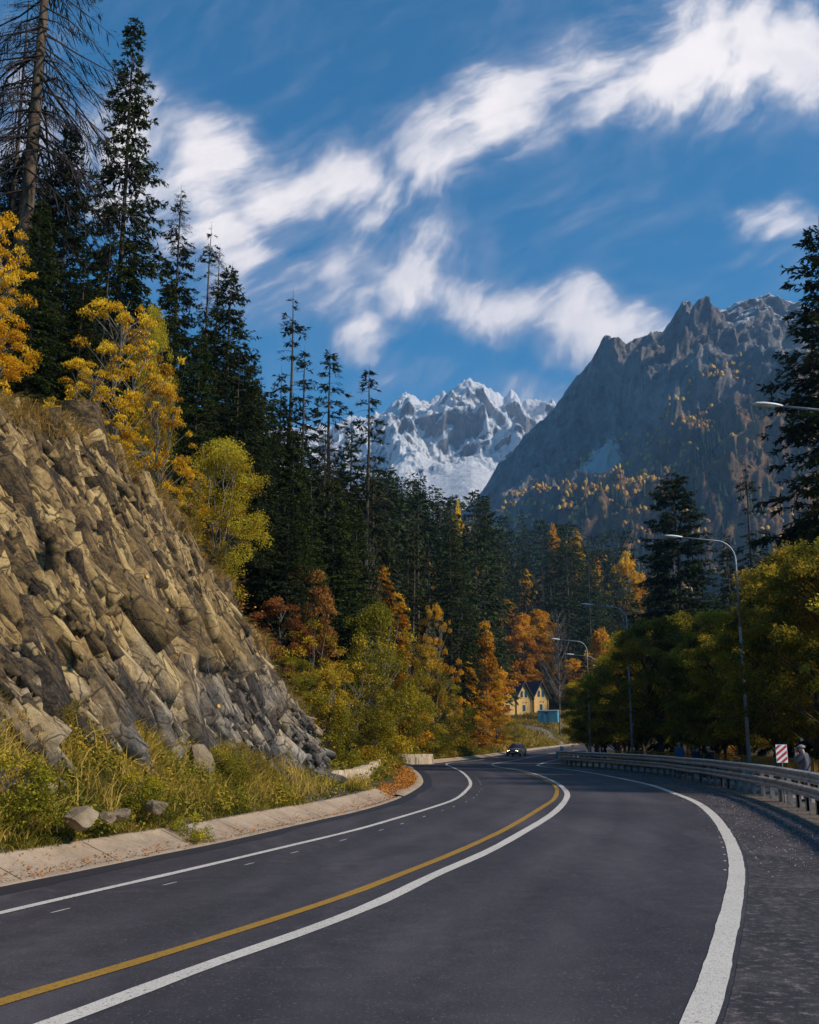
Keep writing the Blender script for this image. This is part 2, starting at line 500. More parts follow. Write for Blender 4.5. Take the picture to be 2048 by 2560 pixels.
scuff = t.math('MULTIPLY', t.ramp(t.noise(1.6, 7, 0.72, 1.0, stretch=(.6, 2.0, 1), rot=(0, 0, 0.3)), [(0.60, 0.0), (0.70, 1.0)]), t.ramp(t.noise(9, 6, 0.75), [(0.5, 0), (0.62, 0.8)]))
col = t.mix(scuff, col, (.17, .145, .15))
nm = t.bump(fine, 0.55, 0.012); nm = t.bump(spk.outputs['Distance'], 0.35, 0.008, nm)
MT['asphalt'] = t.done(col, t.ramp(mid, [(0.3, 0.62), (0.7, 0.82)]), nm, 0, 0.35)
# shoulder asphalt: dusty
t = NT('asphalt_shoulder')
fine = t.noise(50, 4, 0.7); mid = t.noise(1.1, 8, 0.75, 0.8, stretch=(1.1, .6, 1)); m2 = t.noise(8, 6, 0.75)
col = t.ramp(mid, [(0.32, (.018, .017, .021)), (0.5, (.045, .039, .046)), (0.66, (.12, .10, .105))])
col = t.mix(t.ramp(m2, [(0.52, 0.0), (0.64, 0.85)]), col, (.25, .205, .20))
col = t.mix(t.ramp(fine, [(0.35, 0.6), (0.65, 0.0)]), col, (.012, .011, .014))
MT['shoulder'] = t.done(col, 0.85, t.bump(fine, 0.7, 0.02), 0, 0.3)
# paint
def paint(name, c, wear):
    t = NT(name)
    n = t.noise(14, 6, 0.75); f = t.noise(90, 3, 0.7); l = t.noise(0.6, 4, 0.6)
    col = t.mix(t.ramp(n, [(0.58, 0.0), (0.78, wear)]), c, tuple(x * 0.35 for x in c))
    col = t.mix(t.ramp(f, [(0.36, 1.0), (0.43, 0.0)]), col, (.05, .046, .05))
    ch = t.noise(22, 5, 0.8)
    col = t.mix(t.ramp(ch, [(0.37, 1.0), (0.42, 0.0)]), col, (.045, .042, .048))
    col = t.mix(t.ramp(l, [(0.4, 0.0), (0.7, 0.3)]), col, tuple(x * 0.6 for x in c))
    return t.done(col, 0.75, t.bump(f, 0.35, 0.006), 0, 0.3)
MT['white_paint'] = paint('white_road_paint', (.58, .54, .49), 0.6)
MT['yellow_paint'] = paint('yellow_road_paint', (.34, .185, .022), 0.95)
# concrete
def concrete(name, c, c2, streaks=False):
    t = NT(name)
    a = t.noise(1.3, 6, 0.65, 0.3); b = t.noise(16, 5, 0.7)
    col = t.ramp(t.mix(0.45, a, b), [(0.32, c2), (0.60, c)])
    if streaks:
        s = t.noise(7, 4, 0.7, 0.2, stretch=(1, 1, 0.08))
        col = t.mix(t.ramp(s, [(0.48, 0), (0.60, 0.75)]), col, (.11, .085, .06))
    blot = t.noise(.55, 7, .75, .6); col = t.mix(t.ramp(blot, [(.50, 0), (.66, .55)]), col, tuple(x * .45 for x in c))
    return t.done(col, 0.9, t.bump(b, 0.4, 0.02), 0, 0.25)
MT['gutter'] = concrete('gutter_concrete', (.47, .35, .25), (.26, .19, .13))
MT['wallc'] = concrete('wall_concrete', (.62, .48, .33), (.36, .27, .18), True)
MT['concrete'] = concrete('grey_concrete', (.34, .34, .35), (.20, .20, .21))
# rock
t = NT('cliff_rock')
sa = t.n.new('ShaderNodeAttribute'); sa.attribute_name = 'strata'
ss_ = t.n.new('ShaderNodeSeparateXYZ'); t.link(sa.outputs['Vector'], ss_.inputs[0])
pq = t.n.new('ShaderNodeCombineXYZ'); t.link(ss_.outputs[0], pq.inputs[0]); t.link(ss_.outputs[1], pq.inputs[1]); t.link(ss_.outputs[2], pq.inputs[2])
sb_ = t.n.new('ShaderNodeAttribute'); sb_.attribute_name = 'block'
def sn_(scale, st, d=6, r=.65, w=.4):
    return t.noise(scale, d, r, w, vec=pq.outputs[0], stretch=st)
st = sn_(1.5, (.5, 3.4, 1.6), 9, .74); st2 = sn_(4.0, (.6, 3.6, 1.2), 6, .7)
vm_ = t.n.new('ShaderNodeMapping'); vm_.inputs['Scale'].default_value = (.9, 2.6, 1.2)
wob = t.n.new('ShaderNodeVectorMath'); wob.operation = 'MULTIPLY_ADD'; wn_ = t.n.new('ShaderNodeTexNoise'); wn_.inputs['Scale'].default_value = 1.1; wn_.inputs['Detail'].default_value = 4; t.link(pq.outputs[0], wn_.inputs['Vector']); t.link(wn_.outputs['Color'], wob.inputs[0]); wob.inputs[1].default_value = (.7, .7, .7); t.link(pq.outputs[0], wob.inputs[2]); t.link(wob.outputs[0], vm_.inputs[0])
vr = t.n.new('ShaderNodeTexVoronoi'); vr.feature = 'DISTANCE_TO_EDGE'; vr.inputs['Scale'].default_value = 1.3; t.link(vm_.outputs[0], vr.inputs['Vector'])
crk = t.ramp(vr.outputs['Distance'], [(0.0, 1.0), (0.018, .8), (0.05, 0.0)])
fine = t.noise(9, 6, .7); bl = t.noise(0.45, 5, 0.6, 0.5)
sepz = t.n.new('ShaderNodeSeparateXYZ'); t.link(t.tc.outputs['Object'], sepz.inputs[0])
sv = t.math('ADD', t.math('MULTIPLY', t.mix(.35, st, fine), .78), t.math('MULTIPLY', sb_.outputs['Fac'], .22))
warm = t.ramp(sv, [(0.37, (.022, .014, .009)), (0.44, (.105, .066, .028)), (0.53, (.26, .165, .066)), (0.66, (.54, .38, .17))])
grey = t.ramp(sv, [(0.37, (.022, .020, .022)), (0.44, (.066, .060, .060)), (0.53, (.145, .130, .122)), (0.67, (.40, .35, .30))])
hz = t.math('ADD', t.math('MULTIPLY', t.math('ADD', sepz.outputs[2], -3.2), 0.26), t.math('MULTIPLY', t.math('ADD', sepz.outputs[0], 5.5), -0.13))
wf = t.math('ADD', t.math('MULTIPLY', t.math('ADD', bl, -0.5), 2.6), t.math('ADD', hz, 0.68), True)
col = t.mix(wf, grey, warm)
col = t.mix(t.ramp(st2, [(0.30, 0.55), (0.44, 0.0)]), col, (.050, .036, .026))
col = t.mix(t.math('MULTIPLY', crk, .85), col, (.018, .013, .010))
lich = t.ramp(t.noise(3.1, 6, 0.7), [(0.62, 0.0), (0.70, 0.5)])
col = t.mix(lich, col, (.17, .12, .035))
nm = t.bump(crk, -0.6, 0.05); nm = t.bump(st, 0.5, 0.06, nm); nm = t.bump(fine, 0.6, 0.05, nm); nm = t.bump(t.noise(30, 4, 0.7), 0.5, 0.02, nm)
MT['rock'] = t.done(col, 0.85, nm, 0, 0.25)
MT['boulder'] = simple('boulder_rock', (.27, .20, .13), (.12, .085, .05), 2.5, 0.85, 0, 0.7, 14, 0.05)
# soil
t = NT('soil')
a = t.noise(0.25, 7, 0.7, 0.4); b = t.noise(5, 6, 0.75)
col = t.ramp(t.mix(0.5, a, b), [(0.30, (.022, .018, .009)), (0.48, (.060, .050, .018)), (0.58, (.11, .085, .028)), (0.70, (.19, .13, .045))])
MT['soil'] = t.done(col, 0.95, t.bump(b, 0.8, 0.08), 0, 0.1)
MT['gravel'] = simple('gravel', (.22, .18, .15), (.08, .065, .058), 22, 0.95, 0, 0.9, 35, 0.05, 0.1)
MT['path'] = simple('path_paving', (.30, .27, .26), (.16, .145, .14), 4, 0.9, 0, 0.4, 30, 0.02, 0.2)
MT['steel'] = simple('galvanised_steel', (.62, .59, .56), (.40, .37, .35), 2.2, 0.36, 0.15, 0.1, 20, 0.01, 0.5)
MT['post_steel'] = simple('post_steel', (.26, .25, .25), (.12, .11, .11), 4, 0.6, 0.3, 0.2, 20, 0.01, 0.4)
MT['pole'] = simple('lamp_pole_paint', (.34, .36, .39), (.20, .21, .24), 3, 0.5, 0.1, 0.1, 20, 0.01, 0.4)
MT['lamp_head'] = simple('lamp_head_shell', (.70, .70, .70), (.55, .55, .56), 3, 0.4, 0.0, 0.05)
MT['lens'] = simple('lamp_lens', (.55, .52, .45), (.45, .42, .36), 3, 0.2)
MT['red'] = simple('red_sheeting', (.55, .035, .02), (.40, .025, .015), 5, 0.45, 0, 0.02)
MT['white'] = simple('white_sheeting', (.78, .78, .80), (.66, .66, .68), 5, 0.45, 0, 0.02)
MT['dark'] = simple('dark_plastic', (.025, .025, .028), (.015, .015, .016), 5, 0.6)
MT['rail_yellow'] = simple('yellow_rail_paint', (.52, .27, .03), (.32, .15, .02), 5, 0.55)
MT['stripe_dark'] = simple('dark_stripe', (.10, .045, .06), (.07, .03, .04), 5, 0.6)
MT['wire'] = simple('net_wire', (.13, .13, .14), (.08, .08, .085), 6, 0.5, 0.4)

# ------------------------------------------------------------------ measured ground lines (photo pixels on the road surface)
def curve(pts, n=None, step=0.6, smooth=2, ext_near=None):
    """pixel polyline -> evenly spaced world polyline on the road surface"""
    w = np.array([G(u, v) for u, v in pts])
    if ext_near is not None: w = np.vstack([[ext_near], w])
    # centripetal catmull-rom
    out = []
    q = np.vstack([2 * w[0] - w[1], w, 2 * w[-1] - w[-2]])
    for i in range(1, len(q) - 2):
        p0, p1, p2, p3 = q[i - 1], q[i], q[i + 1], q[i + 2]
        t0 = 0; t1 = t0 + np.linalg.norm(p1 - p0) ** .5 + 1e-6; t2 = t1 + np.linalg.norm(p2 - p1) ** .5 + 1e-6; t3 = t2 + np.linalg.norm(p3 - p2) ** .5 + 1e-6
        for t in np.linspace(t1, t2, 24, endpoint=False):
            A1 = (t1 - t) / (t1 - t0) * p0 + (t - t0) / (t1 - t0) * p1; A2 = (t2 - t) / (t2 - t1) * p1 + (t - t1) / (t2 - t1) * p2; A3 = (t3 - t) / (t3 - t2) * p2 + (t - t2) / (t3 - t2) * p3
            B1 = (t2 - t) / (t2 - t0) * A1 + (t - t0) / (t2 - t0) * A2; B2 = (t3 - t) / (t3 - t1) * A2 + (t - t1) / (t3 - t1) * A3
            out.append((t2 - t) / (t2 - t1) * B1 + (t - t1) / (t2 - t1) * B2)
    out.append(w[-1]); out = np.array(out)
    s = np.concatenate([[0], np.cumsum(np.linalg.norm(np.diff(out, axis=0), axis=1))])
    m = int(s[-1] / step) + 1; ss = np.linspace(0, s[-1], m)
    r = np.stack([np.interp(ss, s, out[:, 0]), np.interp(ss, s, out[:, 1])], 1)
    for _ in range(smooth):
        r[1:-1] = 0.25 * r[:-2] + 0.5 * r[1:-1] + 0.25 * r[2:]
    return r


L_LINE = [(0, 2283.7), (232, 2230), (464, 2177), (696, 2122), (893, 2074.6), (985.5, 2048), (1078, 2020), (1135.8, 1999.5), (1166, 1976.8), (1176.8, 1960.6), (1168, 1942), (1149.7, 1927), (1126.5, 1916.5), (1116, 1910.7), (1129, 1907), (1189, 1901.5), (1267, 1889.9), (1314, 1881.7), (1450, 1863.5)]
Y_LINE = [(0, 2507), (185.5, 2452.6), (371, 2398), (556.6, 2340), (696, 2296), (892.8, 2230), (985.5, 2192.8), (1078, 2157), (1171, 2117.7), (1264, 2073.6), (1356.6, 2018), (1384, 1999.5), (1393, 1979), (1390, 1968), (1374.6, 1956), (1328, 1937), (1282, 1924.6), (1249, 1919.5), (1228.6, 1915), (1219, 1911)]
C_LINE = [(139, 2558), (278, 2507), (417.5, 2451.6), (556.6, 2399.7), (696, 2354), (939, 2260.6), (1078, 2192), (1217.5, 2130.7), (1310, 2079.7), (1380, 2036.5), (1412, 2004), (1418.7, 1986), (1408, 1970), (1386, 1955), (1340, 1936), (1293.5, 1924.6), (1247, 1917.7), (1233, 1913), (1231, 1910), (1247, 1907.5), (1282, 1902), (1340, 1890.6), (1393, 1881.7), (1450, 1874.8)]
R_LINE = [(1746.6, 2558), (1781, 2465.6), (1804.6, 2372.8), (1828, 2280), (1839, 2219.7), (1843, 2178), (1834.7, 2127), (1814, 2080.6), (1781, 2036.5), (1739.7, 2005.5), (1679, 1981), (1619, 1961), (1450, 1928), (1398, 1921.6), (1356, 1917), (1344.5, 1912.5), (1358, 1908), (1393, 1899), (1450, 1888)]
EDGE_L = [(0, 2218), (185, 2181.7), (371, 2143), (556.6, 2106), (800, 2050), (893, 2029.6), (985.5, 2001.7), (1041, 1974), (1059, 1957), (1052, 1937), (1033.6, 1920), (1031, 1914), (1045, 1909.7), (1086, 1908), (1139, 1902), (1214.5, 1893.5), (1265, 1886), (1314, 1878.6), (1450, 1861)]
RAIL = [(2041, 2038.6), (1982, 2017), (1956, 2007), (1910, 1994), (1869.5, 1984), (1809, 1970), (1768.6, 1960), (1712, 1951), (1674, 1942.6), (1604, 1933), (1500, 1922), (1450, 1917.5), (1398, 1912)]
el = curve(EDGE_L, ext_near=(-7.6, 5.0), step=0.5)
ll = curve(L_LINE, ext_near=(-6.9, 4.0)); yl = curve(Y_LINE, ext_near=(-5.2, 3.0)); cl = curve(C_LINE, ext_near=(-4.8, 2.0)); rl = curve([(1700, 2660)] + R_LINE, step=0.25, smooth=10)
gr = curve(RAIL, ext_near=(7.0, 12.0), step=0.5, smooth=12)


def extend(c, d, n=1):
    c = np.vstack([c, np.array(d)]); return c


FAR = [(58, 262), (95, 315), (150, 370), (230, 430), (420, 520), (900, 700)]
el_far = extend(el, FAR)
gr_far = np.vstack([gr, [(16.2, 100), (21.5, 122), (28.5, 150), (39, 190), (50, 225)], [(x + 15, y - 6) for x, y in FAR]])
el_y = el_far[:, 1]; gr_y = gr_far[:, 1]


def xleft(y): return np.interp(y, el_far[:, 1], el_far[:, 0], left=-8.5)
def xrail(y): return np.interp(y, gr_far[:, 1], gr_far[:, 0], left=6.0)


def sstep(x, a, b):
    t = np.clip((x - a) / (b - a), 0, 1); return t * t * (3 - 2 * t)


def cliffw(y):      # how far the rock spur reaches along the road
    return 1 - sstep(y, 29.0, 37.0)


CREST = [(-420, 800, 20), (-200, 820, 22), (0, 856, 24), (125, 905, 25.5), (230, 968, 27), (315, 1056, 28.5), (382, 1136, 30), (460, 1228, 31.5), (512, 1326, 33), (538, 1412, 34), (602, 1460, 35), (640, 1540, 35.3), (684, 1634, 35.6), (700, 1664, 35.9)]
CAPT = [float((PD(862, v_, 1.0).z - CH)) for v_ in (700, 760, 960, 1060, 1110, 1140, 1175, 1225, 1300, 1400, 1450, 1480)]


CRT = np.array(sorted([(PD(a, b, 1.0).x, PD(a, b, 1.0).z - CH, c) for a, b, c in CREST]))


def terrain(x, y):
    x = np.asarray(x, float); y = np.asarray(y, float)
    zr = zroad(y)
    slope = np.gradient(el_far[:, 0]) / np.maximum(np.gradient(el_far[:, 1]), 1e-3)
    sl = np.interp(y, el_far[:, 1], slope)
    cosd = 1 / np.sqrt(1 + np.minimum(sl * sl, 4))
    d = (xleft(y) - x) * cosd
    dr = (x - xrail(y))
    cw = cliffw(y)
    nz = fbm(x * 0.06, y * 0.06, oct=4, seed=3)
    dd = np.maximum(d - 1.1 - 1.35 * sstep(y, 33, 36) * (1 - sstep(y, 66, 72)), 0)
    # open hillside
    far = sstep(y, 120, 220)
    h_open = 0.28 + 0.30 * np.minimum(dd, 3) + 0.52 * np.maximum(dd - 3, 0) * (1 + 0.10 * far) + 1.2 * nz * sstep(d, 4, 14) + 9 * nz * sstep(d, 30, 140)
    h_open = h_open - 0.10 * np.maximum(dd - 14, 0) * (1 - far)
    # verge then the spur
    h_spur = 0.27 + 0.66 * np.minimum(dd, 2.6) + 5.6 * sstep(dd, 3.6, 8.5) * 1.0 + 0.42 * np.maximum(dd - 7.5, 0) + 0.7 * nz * sstep(d, 6, 14)
    h_spur = h_spur + 0.85 * (1 - sstep(y, 18, 31)) * sstep(dd, .4, 2.4)
    h = h_open * (1 - cw) + h_spur * cw
    z = np.where(d > 1.0, zr + h, zr - 0.09)
    z = np.where((d <= 1.0), zr - 0.09, z)
    z = np.where(dr > -1.2, zr - 0.03, z)
    z = np.where(dr > 20, zr - 0.03 - 7 * sstep(dr, 20, 60), z)
    # behind the spur the hillside climbs on at the pitch of its crest
    tbc = x / np.maximum(y, 1)
    cs = np.interp(tbc, CRT[:, 0], CRT[:, 1]); cy = np.interp(tbc, CRT[:, 0], CRT[:, 2])
    zc = CH + y * cs * 0.985 - 0.35
    wc = sstep(y, cy - .3, cy + 1.2) * (1 - sstep(y, 62, 90)) * (d > 2.5)
    z = np.where(wc > 0, np.maximum(z, z * (1 - wc) + zc * wc), z)
    # bench with the houses and the trailer
    wp_ = sstep(x, 14, 22) * (1 - sstep(x, 44, 56)) * sstep(y, 196, 222) * (1 - sstep(y, 290, 320)) * sstep(d, 1.5, 8)
    z = z * (1 - wp_) + (5.45 + (y - 235) * .083) * wp_
    # the wooded hill keeps below a ridge that falls away to the right, and drops behind it
    tb_ = np.clip(x / np.maximum(y, 1), -1.2, 1.2)
    capv = np.interp(tb_, [PD(u_, 1500, 1.0).x for u_ in (-400, 300, 600, 720, 820, 940, 1060, 1200, 1350, 1500, 1725, 2200)], CAPT)
    cap = CH + np.maximum(y, 1) * capv
    fr2 = sstep(y, 60, 110)
    over_ = np.maximum(z - cap, 0)
    z = z - over_ * fr2
    z = np.where(y > 480, z * (1 - sstep(y, 480, 900)) - 30 * sstep(y, 480, 900), z)
    return z


def spaced(lo, a, b, hi, step, grow=1.09):
    c = list(np.arange(a, b + 1e-6, step)); s = step
    while c[-1] < hi: s *= grow; c.append(c[-1] + s)
    s = step
    while c[0] > lo: s *= grow; c.insert(0, c[0] - s)
    return np.array(c)


gx = spaced(-5200, -26, 24, 5200, 0.55, 1.085); gy = spaced(-300, 4, 100, 6500, 0.6, 1.07)
gx = np.concatenate([gx[gx <= 24], np.arange(25.2, 62, 1.2), spaced(62, 62, 62.5, 5200, 1.4, 1.09)[1:]]); gy = np.concatenate([gy[gy <= 100], np.arange(101.5, 310, 2.0), spaced(311, 311, 312, 6500, 2.2, 1.07)])
GX, GY = np.meshgrid(gx, gy, indexing='ij')
GZ = terrain(GX, GY) + 0.05 * fbm(GX * 1.3, GY * 1.3, oct=3, seed=8) * ((GX < xleft(GY) - 1.3))
nx, ny = GX.shape
idx = np.arange(nx * ny).reshape(nx, ny)
Fg = np.stack([idx[:-1, :-1], idx[1:, :-1], idx[1:, 1:], idx[:-1, 1:]], -1).reshape(-1, 4)
ground = link('ground', mesh_np('ground', np.stack([GX, GY, GZ], -1).reshape(-1, 3), Fg, MT['soil'], smooth=True))
tagp(ground, kind='structure')


def ribbon(c, offs, zs, name, mat, kind='structure', smooth=False, ycut=None, zfn=None):
    """sheet along the polyline c; offs = lateral offsets (right positive), zs = heights"""
    if ycut:
        km = (c[:, 1] >= ycut[0]) & (c[:, 1] <= ycut[1])
        offs = [np.asarray(q)[km] if np.ndim(q) else q for q in offs]; c = c[km]
    t = unit(np.gradient(c, axis=0)); nrm = np.stack([t[:, 1], -t[:, 0]], 1)
    rows = []
    for o, z in zip(offs, zs):
        p = c + nrm * (np.asarray(o).reshape(-1, 1) if np.ndim(o) else o)
        rows.append(np.column_stack([p, zroad(c[:, 1]) + z]))
    V = np.stack(rows, 1).reshape(-1, 3); m = len(c); k = len(offs)
    i = np.arange(m - 1)[:, None] * k; j = np.arange(k - 1)[None]
    Fq = np.stack([i + j, i + j + 1, i + k + j + 1, i + k + j], -1).reshape(-1, 4)
    o = link(name, mesh_np(name, V, Fq, mat, smooth=smooth))
    if kind: o['kind'] = kind
    return o


# road sheet: between the left edge and the guardrail, sampled over y
ry = np.concatenate([np.arange(-6, 110, 0.6), np.arange(110, 330, 2.0), np.arange(330, 700, 12.0)])
xl = np.interp(ry, el_far[:, 1], el_far[:, 0], left=-8.6) ; xr_ = np.interp(ry, gr_far[:, 1], gr_far[:, 0], left=7.0)
lead = np.interp(ry, [-6, 5, 13], [7.5, 7.5, 7.6])
xl = np.where(ry < 5, -8.2 + (ry - 5) * -0.12, xl)
rlx = np.interp(ry, rl[:, 1], rl[:, 0]);
# right edge line as function of y is folded near y=0: keep the shoulder joint just outside it
sh = xr_ - 0.55 + 0.10 * vnoise(ry * 0.7, ry * 0)
fr = np.linspace(0, 1, 60)
V = []
for a, b, y in zip(xl, sh, ry):
    for f in fr: V.append((a + (b - a) * f, y, float(zroad(y))))
V = np.array(V); k = len(fr); m = len(ry)
i = np.arange(m - 1)[:, None] * k; j = np.arange(k - 1)[None]
rdm = mesh_np('road', V, np.stack([i + j, i + j + 1, i + k + j + 1, i + k + j], -1).reshape(-1, 4), MT['asphalt'], smooth=True)
xr2 = np.interp(ry, rl[rl[:, 1] > 9][:, 1], rl[rl[:, 1] > 9][:, 0]); xl2 = np.interp(ry, ll[:, 1], ll[:, 0])
lane = (V[:, 0].reshape(m, k) - xl2[:, None]) / np.maximum(xr2 - xl2, 2)[:, None]
at = rdm.attributes.new('lane', 'FLOAT', 'POINT'); at.data.foreach_set('value', np.ascontiguousarray(lane.reshape(-1), dtype=np.float32))
road = link('road', rdm)
tagp(road, kind='structure')
# shoulder on the outside of the right edge line, 4 mm above
mask_r = (rl[:, 1] < 60); rc = rl[mask_r]
tt = unit(np.gradient(rc, axis=0)); nn = np.stack([tt[:, 1], -tt[:, 0]], 1)
Vs = []
for p, q in zip(rc, nn):
    lim = float(xrail(p[1])) - 0.50
    wmax = 9.0 if p[1] < 10 else max(0.3, (lim - p[0]) / max(q[0], 0.3))
    for f in np.linspace(0, 1, 8):
        w = 0.16 + f * max(min(wmax, 9.0) - 0.16, 0.05); Vs.append((p[0] + q[0] * w, p[1] + q[1] * w, float(zroad(p[1])) + 0.004))
k = 8; m = len(rc); i = np.arange(m - 1)[:, None] * k; j = np.arange(k - 1)[None]
so = link('road_shoulder', mesh_np('road_shoulder', np.array(Vs), np.stack([i + j, i + j + 1, i + k + j + 1, i + k + j], -1).reshape(-1, 4), MT['shoulder'], smooth=True))
tagp(so, kind='structure')
# newer dark strip of asphalt along the left edge
t = NT('asphalt_dark'); f_ = t.noise(60, 3, 0.7)
MT['asphalt_dark'] = t.done(t.ramp(f_, [(0.3, (.010, .010, .014)), (0.7, (.030, .028, .036))]), 0.6, t.bump(f_, 0.6, 0.012), 0, 0.35)
nzl = 0.10 * vnoise(np.arange(len(el)) * 0.31, np.zeros(len(el)))
ribbon(el, [0.0, 0.42 + nzl], [0.004, 0.004], 'asphalt_seam', MT['asphalt_dark'], ycut=(4, 90))
# painted markings
def jit(c, w): return w / 2 + 0.008 * vnoise(np.arange(len(c)) * 0.9, np.zeros(len(c)))
for nm, c, w, mt in (('left_edge_line', ll, .15, 'white_paint'), ('yellow_centre_line', yl, .16, 'yellow_paint'), ('white_centre_line', cl, .20, 'white_paint'), ('right_edge_line', rl, .23, 'white_paint')):
    ribbon(c, [-jit(c, w), jit(c, w)], [0.008, 0.008], nm, MT[mt])
# stray paint drops beside the lines
mb = MB(); rnd = random.Random(4)
def drop(cx, cy, dx, dy, a, b):
    t_ = math.atan2(dy, dx); pts = []
    for k_ in range(9):
        th = 2 * math.pi * k_ / 9; ex, ey = a * math.cos(th), b * math.sin(th)
        pts.append((cx + ex * math.cos(t_) - ey * math.sin(t_), cy + ex * math.sin(t_) + ey * math.cos(t_), float(zroad(cy)) + 0.008))
    mb.add(pts, [tuple(range(9))])
for c, off, s0, s1, stp, a, b in ((rl, -0.17, 10, 16, 1.1, .055, .022), (rl, -0.15, 17, 30, .9, .03, .015), (ll, 0.55, 9, 40, 2.2, .20, .016), (ll, 0.45, 44, 56, 1.0, .06, .03)):
    t_ = unit(np.gradient(c, axis=0)); s = np.concatenate([[0], np.cumsum(np.linalg.norm(np.diff(c, axis=0), axis=1))])
    for q in np.arange(s0, s1, stp):
        i_ = int(np.searchsorted(s, q)); p = c[i_]; d_ = t_[i_]
        drop(p[0] + d_[1] * off, p[1] - d_[0] * off, d_[0], d_[1], a, b)
tagp(mb.build('road_paint_drops', MT['white_paint']), kind='structure')
# concrete gutter apron along the left edge, with cast joints
g_c = el[(el[:, 1] > 4) & (el[:, 1] < 36)]
gut = ribbon(el, [-.02, -.16, -.24, -.95, -1.12, -1.16], [.0, .025, -.012, .27, .285, .0], 'gutter', MT['gutter'], ycut=(4, 37.5))
ribbon(el, [-.02, -.30, -.38, -.95, -1.12, -1.2], [.0, .06, .03, .16, .2, .0], 'gutter_kerb', MT['gutter'], ycut=(37.5, 83))
ribbon(el, [-.02, -.16, -.24, -.85, -1.05, -1.2], [.0, .05, .03, .22, .25, .0], 'roadside_kerb', MT['gutter'], ycut=(83, 240))
t_ = unit(np.gradient(g_c, axis=0)); mb = MB()
for i_ in range(6, len(g_c), 5):
    p = g_c[i_]; d_ = t_[i_]; n_ = np.array([d_[1], -d_[0]])
    q = [p - n_ * a_ + d_ * b_ for a_, b_ in ((.25, -.008), (.25, .008), (.94, .012), (.94, -.004))]
    zz = [-.004, -.004, .272, .272]
    mb.add([(w[0], w[1], z_) for w, z_ in zip(q, zz)], [(0, 1, 2, 3)])
tagp(mb.build('gutter_joints', MT['soil']), kind='structure')
# gravel under the guardrail, paving beyond it
ribbon(gr, [-.75, .9], [.012, .012], 'gravel_strip', MT['gravel'])
ribbon(gr, [.88, 3.7], [.02, .02], 'footpath', MT['path'])
# dirt track that leaves the road by the trailer
tr_c = np.array([[p.x, p.y] for p in (PD(1225, 1572, 205), PD(1180, 1563, 212), PD(1130, 1551, 222), PD(1085, 1540, 232), PD(1060, 1530, 240))])

print("ground ok")
# ------------------------------------------------------------------ the rock spur
rng = np.random.default_rng(7)
BASE = [(-420, 1590, 14.5), (-200, 1585, 16.0), (0, 1580, 18.2), (110, 1585, 20.0), (210, 1590, 22.0), (310, 1600, 24.0), (390, 1605, 25.6), (470, 1618, 27.4), (540, 1630, 29), (590, 1640, 30.4), (630, 1650, 31.8), (655, 1664, 33), (682, 1672, 34), (700, 1674, 35.2)]
cr = np.array([PD(*c) for c in CREST]); ba = np.array([PD(*c) for c in BASE])
NU, NV = 620, 380
mid = 0.5 * (cr + ba); s = np.concatenate([[0], np.cumsum(np.linalg.norm(np.diff(mid, axis=0), axis=1))])
su = np.linspace(0, s[-1], NU)
CRu = np.stack([np.interp(su, s, cr[:, k]) for k in range(3)], 1); BAu = np.stack([np.interp(su, s, ba[:, k]) for k in range(3)], 1)
BAu[:, 2] -= 1.6; BAu[:, 0] += 0.25
vv = np.linspace(0, 1.22, NV)
U_, V_ = np.meshgrid(su, vv, indexing='ij')
f = np.minimum(V_, 1.0)[..., None]
base_p = BAu[:, None] * (1 - f) + CRu[:, None] * f
# the face bulges forward a little in the middle and rounds back over the crest
outd = unit(np.stack([np.gradient(BAu[:, 1]), -np.gradient(BAu[:, 0]), np.zeros(NU)], 1))
outd = unit(outd * 0.8 + np.array([0.5, -0.5, 0]) * 0.4)
hgt = (CRu[:, 2] - BAu[:, 2])[:, None]
bulge = 0.10 * hgt * np.sin(np.pi * f[..., 0]) * 0.9
base_p = base_p + outd[:, None] * bulge[..., None]
over = np.maximum(V_ - 1.0, 0) / 0.22
base_p = base_p - outd[:, None] * (over * 4.0)[..., None]
base_p[..., 2] += -0.9 * over ** 1.5 * np.minimum(hgt / 6, 1)
A = U_; B = base_p[..., 2]
nrm_dir = unit(outd[:, None] * 0.86 + np.array([0, 0, 0.5]))
wx = fbm(A * 0.3, B * 0.3, oct=2, seed=21) * .7; wy = fbm(A * 0.3, B * 0.3, oct=2, seed=22) * .7
tl = sstep(A, 14, 24) * 0.35 + (1 - sstep(B, 1.2, 4.2)) * 0.40
th = np.radians(56) * (1 - 0.55 * np.clip(tl, 0, 1))
Ac, Bc = A - 14 + wx * 0.5, B - 4.5 + wy * 0.5
pp = Ac * np.cos(th) - Bc * np.sin(th); qq = Ac * np.sin(th) + Bc * np.cos(th)
disp = 0.60 * fbm(pp * .26, qq * .85, oct=3, seed=31, ridged=True) + 0.20 * fbm(pp * .8, qq * 2.4, oct=3, seed=32, ridged=True) - .18
for (sp_, sq, amp, sd) in ((.55, .24, .07, 33), (.24, .12, .035, 34)):
    h1, ox, oy, ed, h2, h3 = cellnoise(pp / sp_, qq / sq, seed=sd)
    disp += amp * (h1 - .5 + ox * (h2 - .5) + oy * (h3 - .6))
cell_a = vnoise(pp * .5, qq * 1.3, seed=12) * .5 + .5; cell_b = h1
fade = np.minimum(1, np.maximum(0.25, (s[-1] - A) / 2.0)) * (1 - 0.75 * sstep(V_, 1.0, 1.15))
disp *= fade
Vc = base_p + nrm_dir * disp[..., None]
idx = np.arange(NU * NV).reshape(NU, NV)
Fc = np.stack([idx[:-1, :-1], idx[1:, :-1], idx[1:, 1:], idx[:-1, 1:]], -1).reshape(-1, 4)
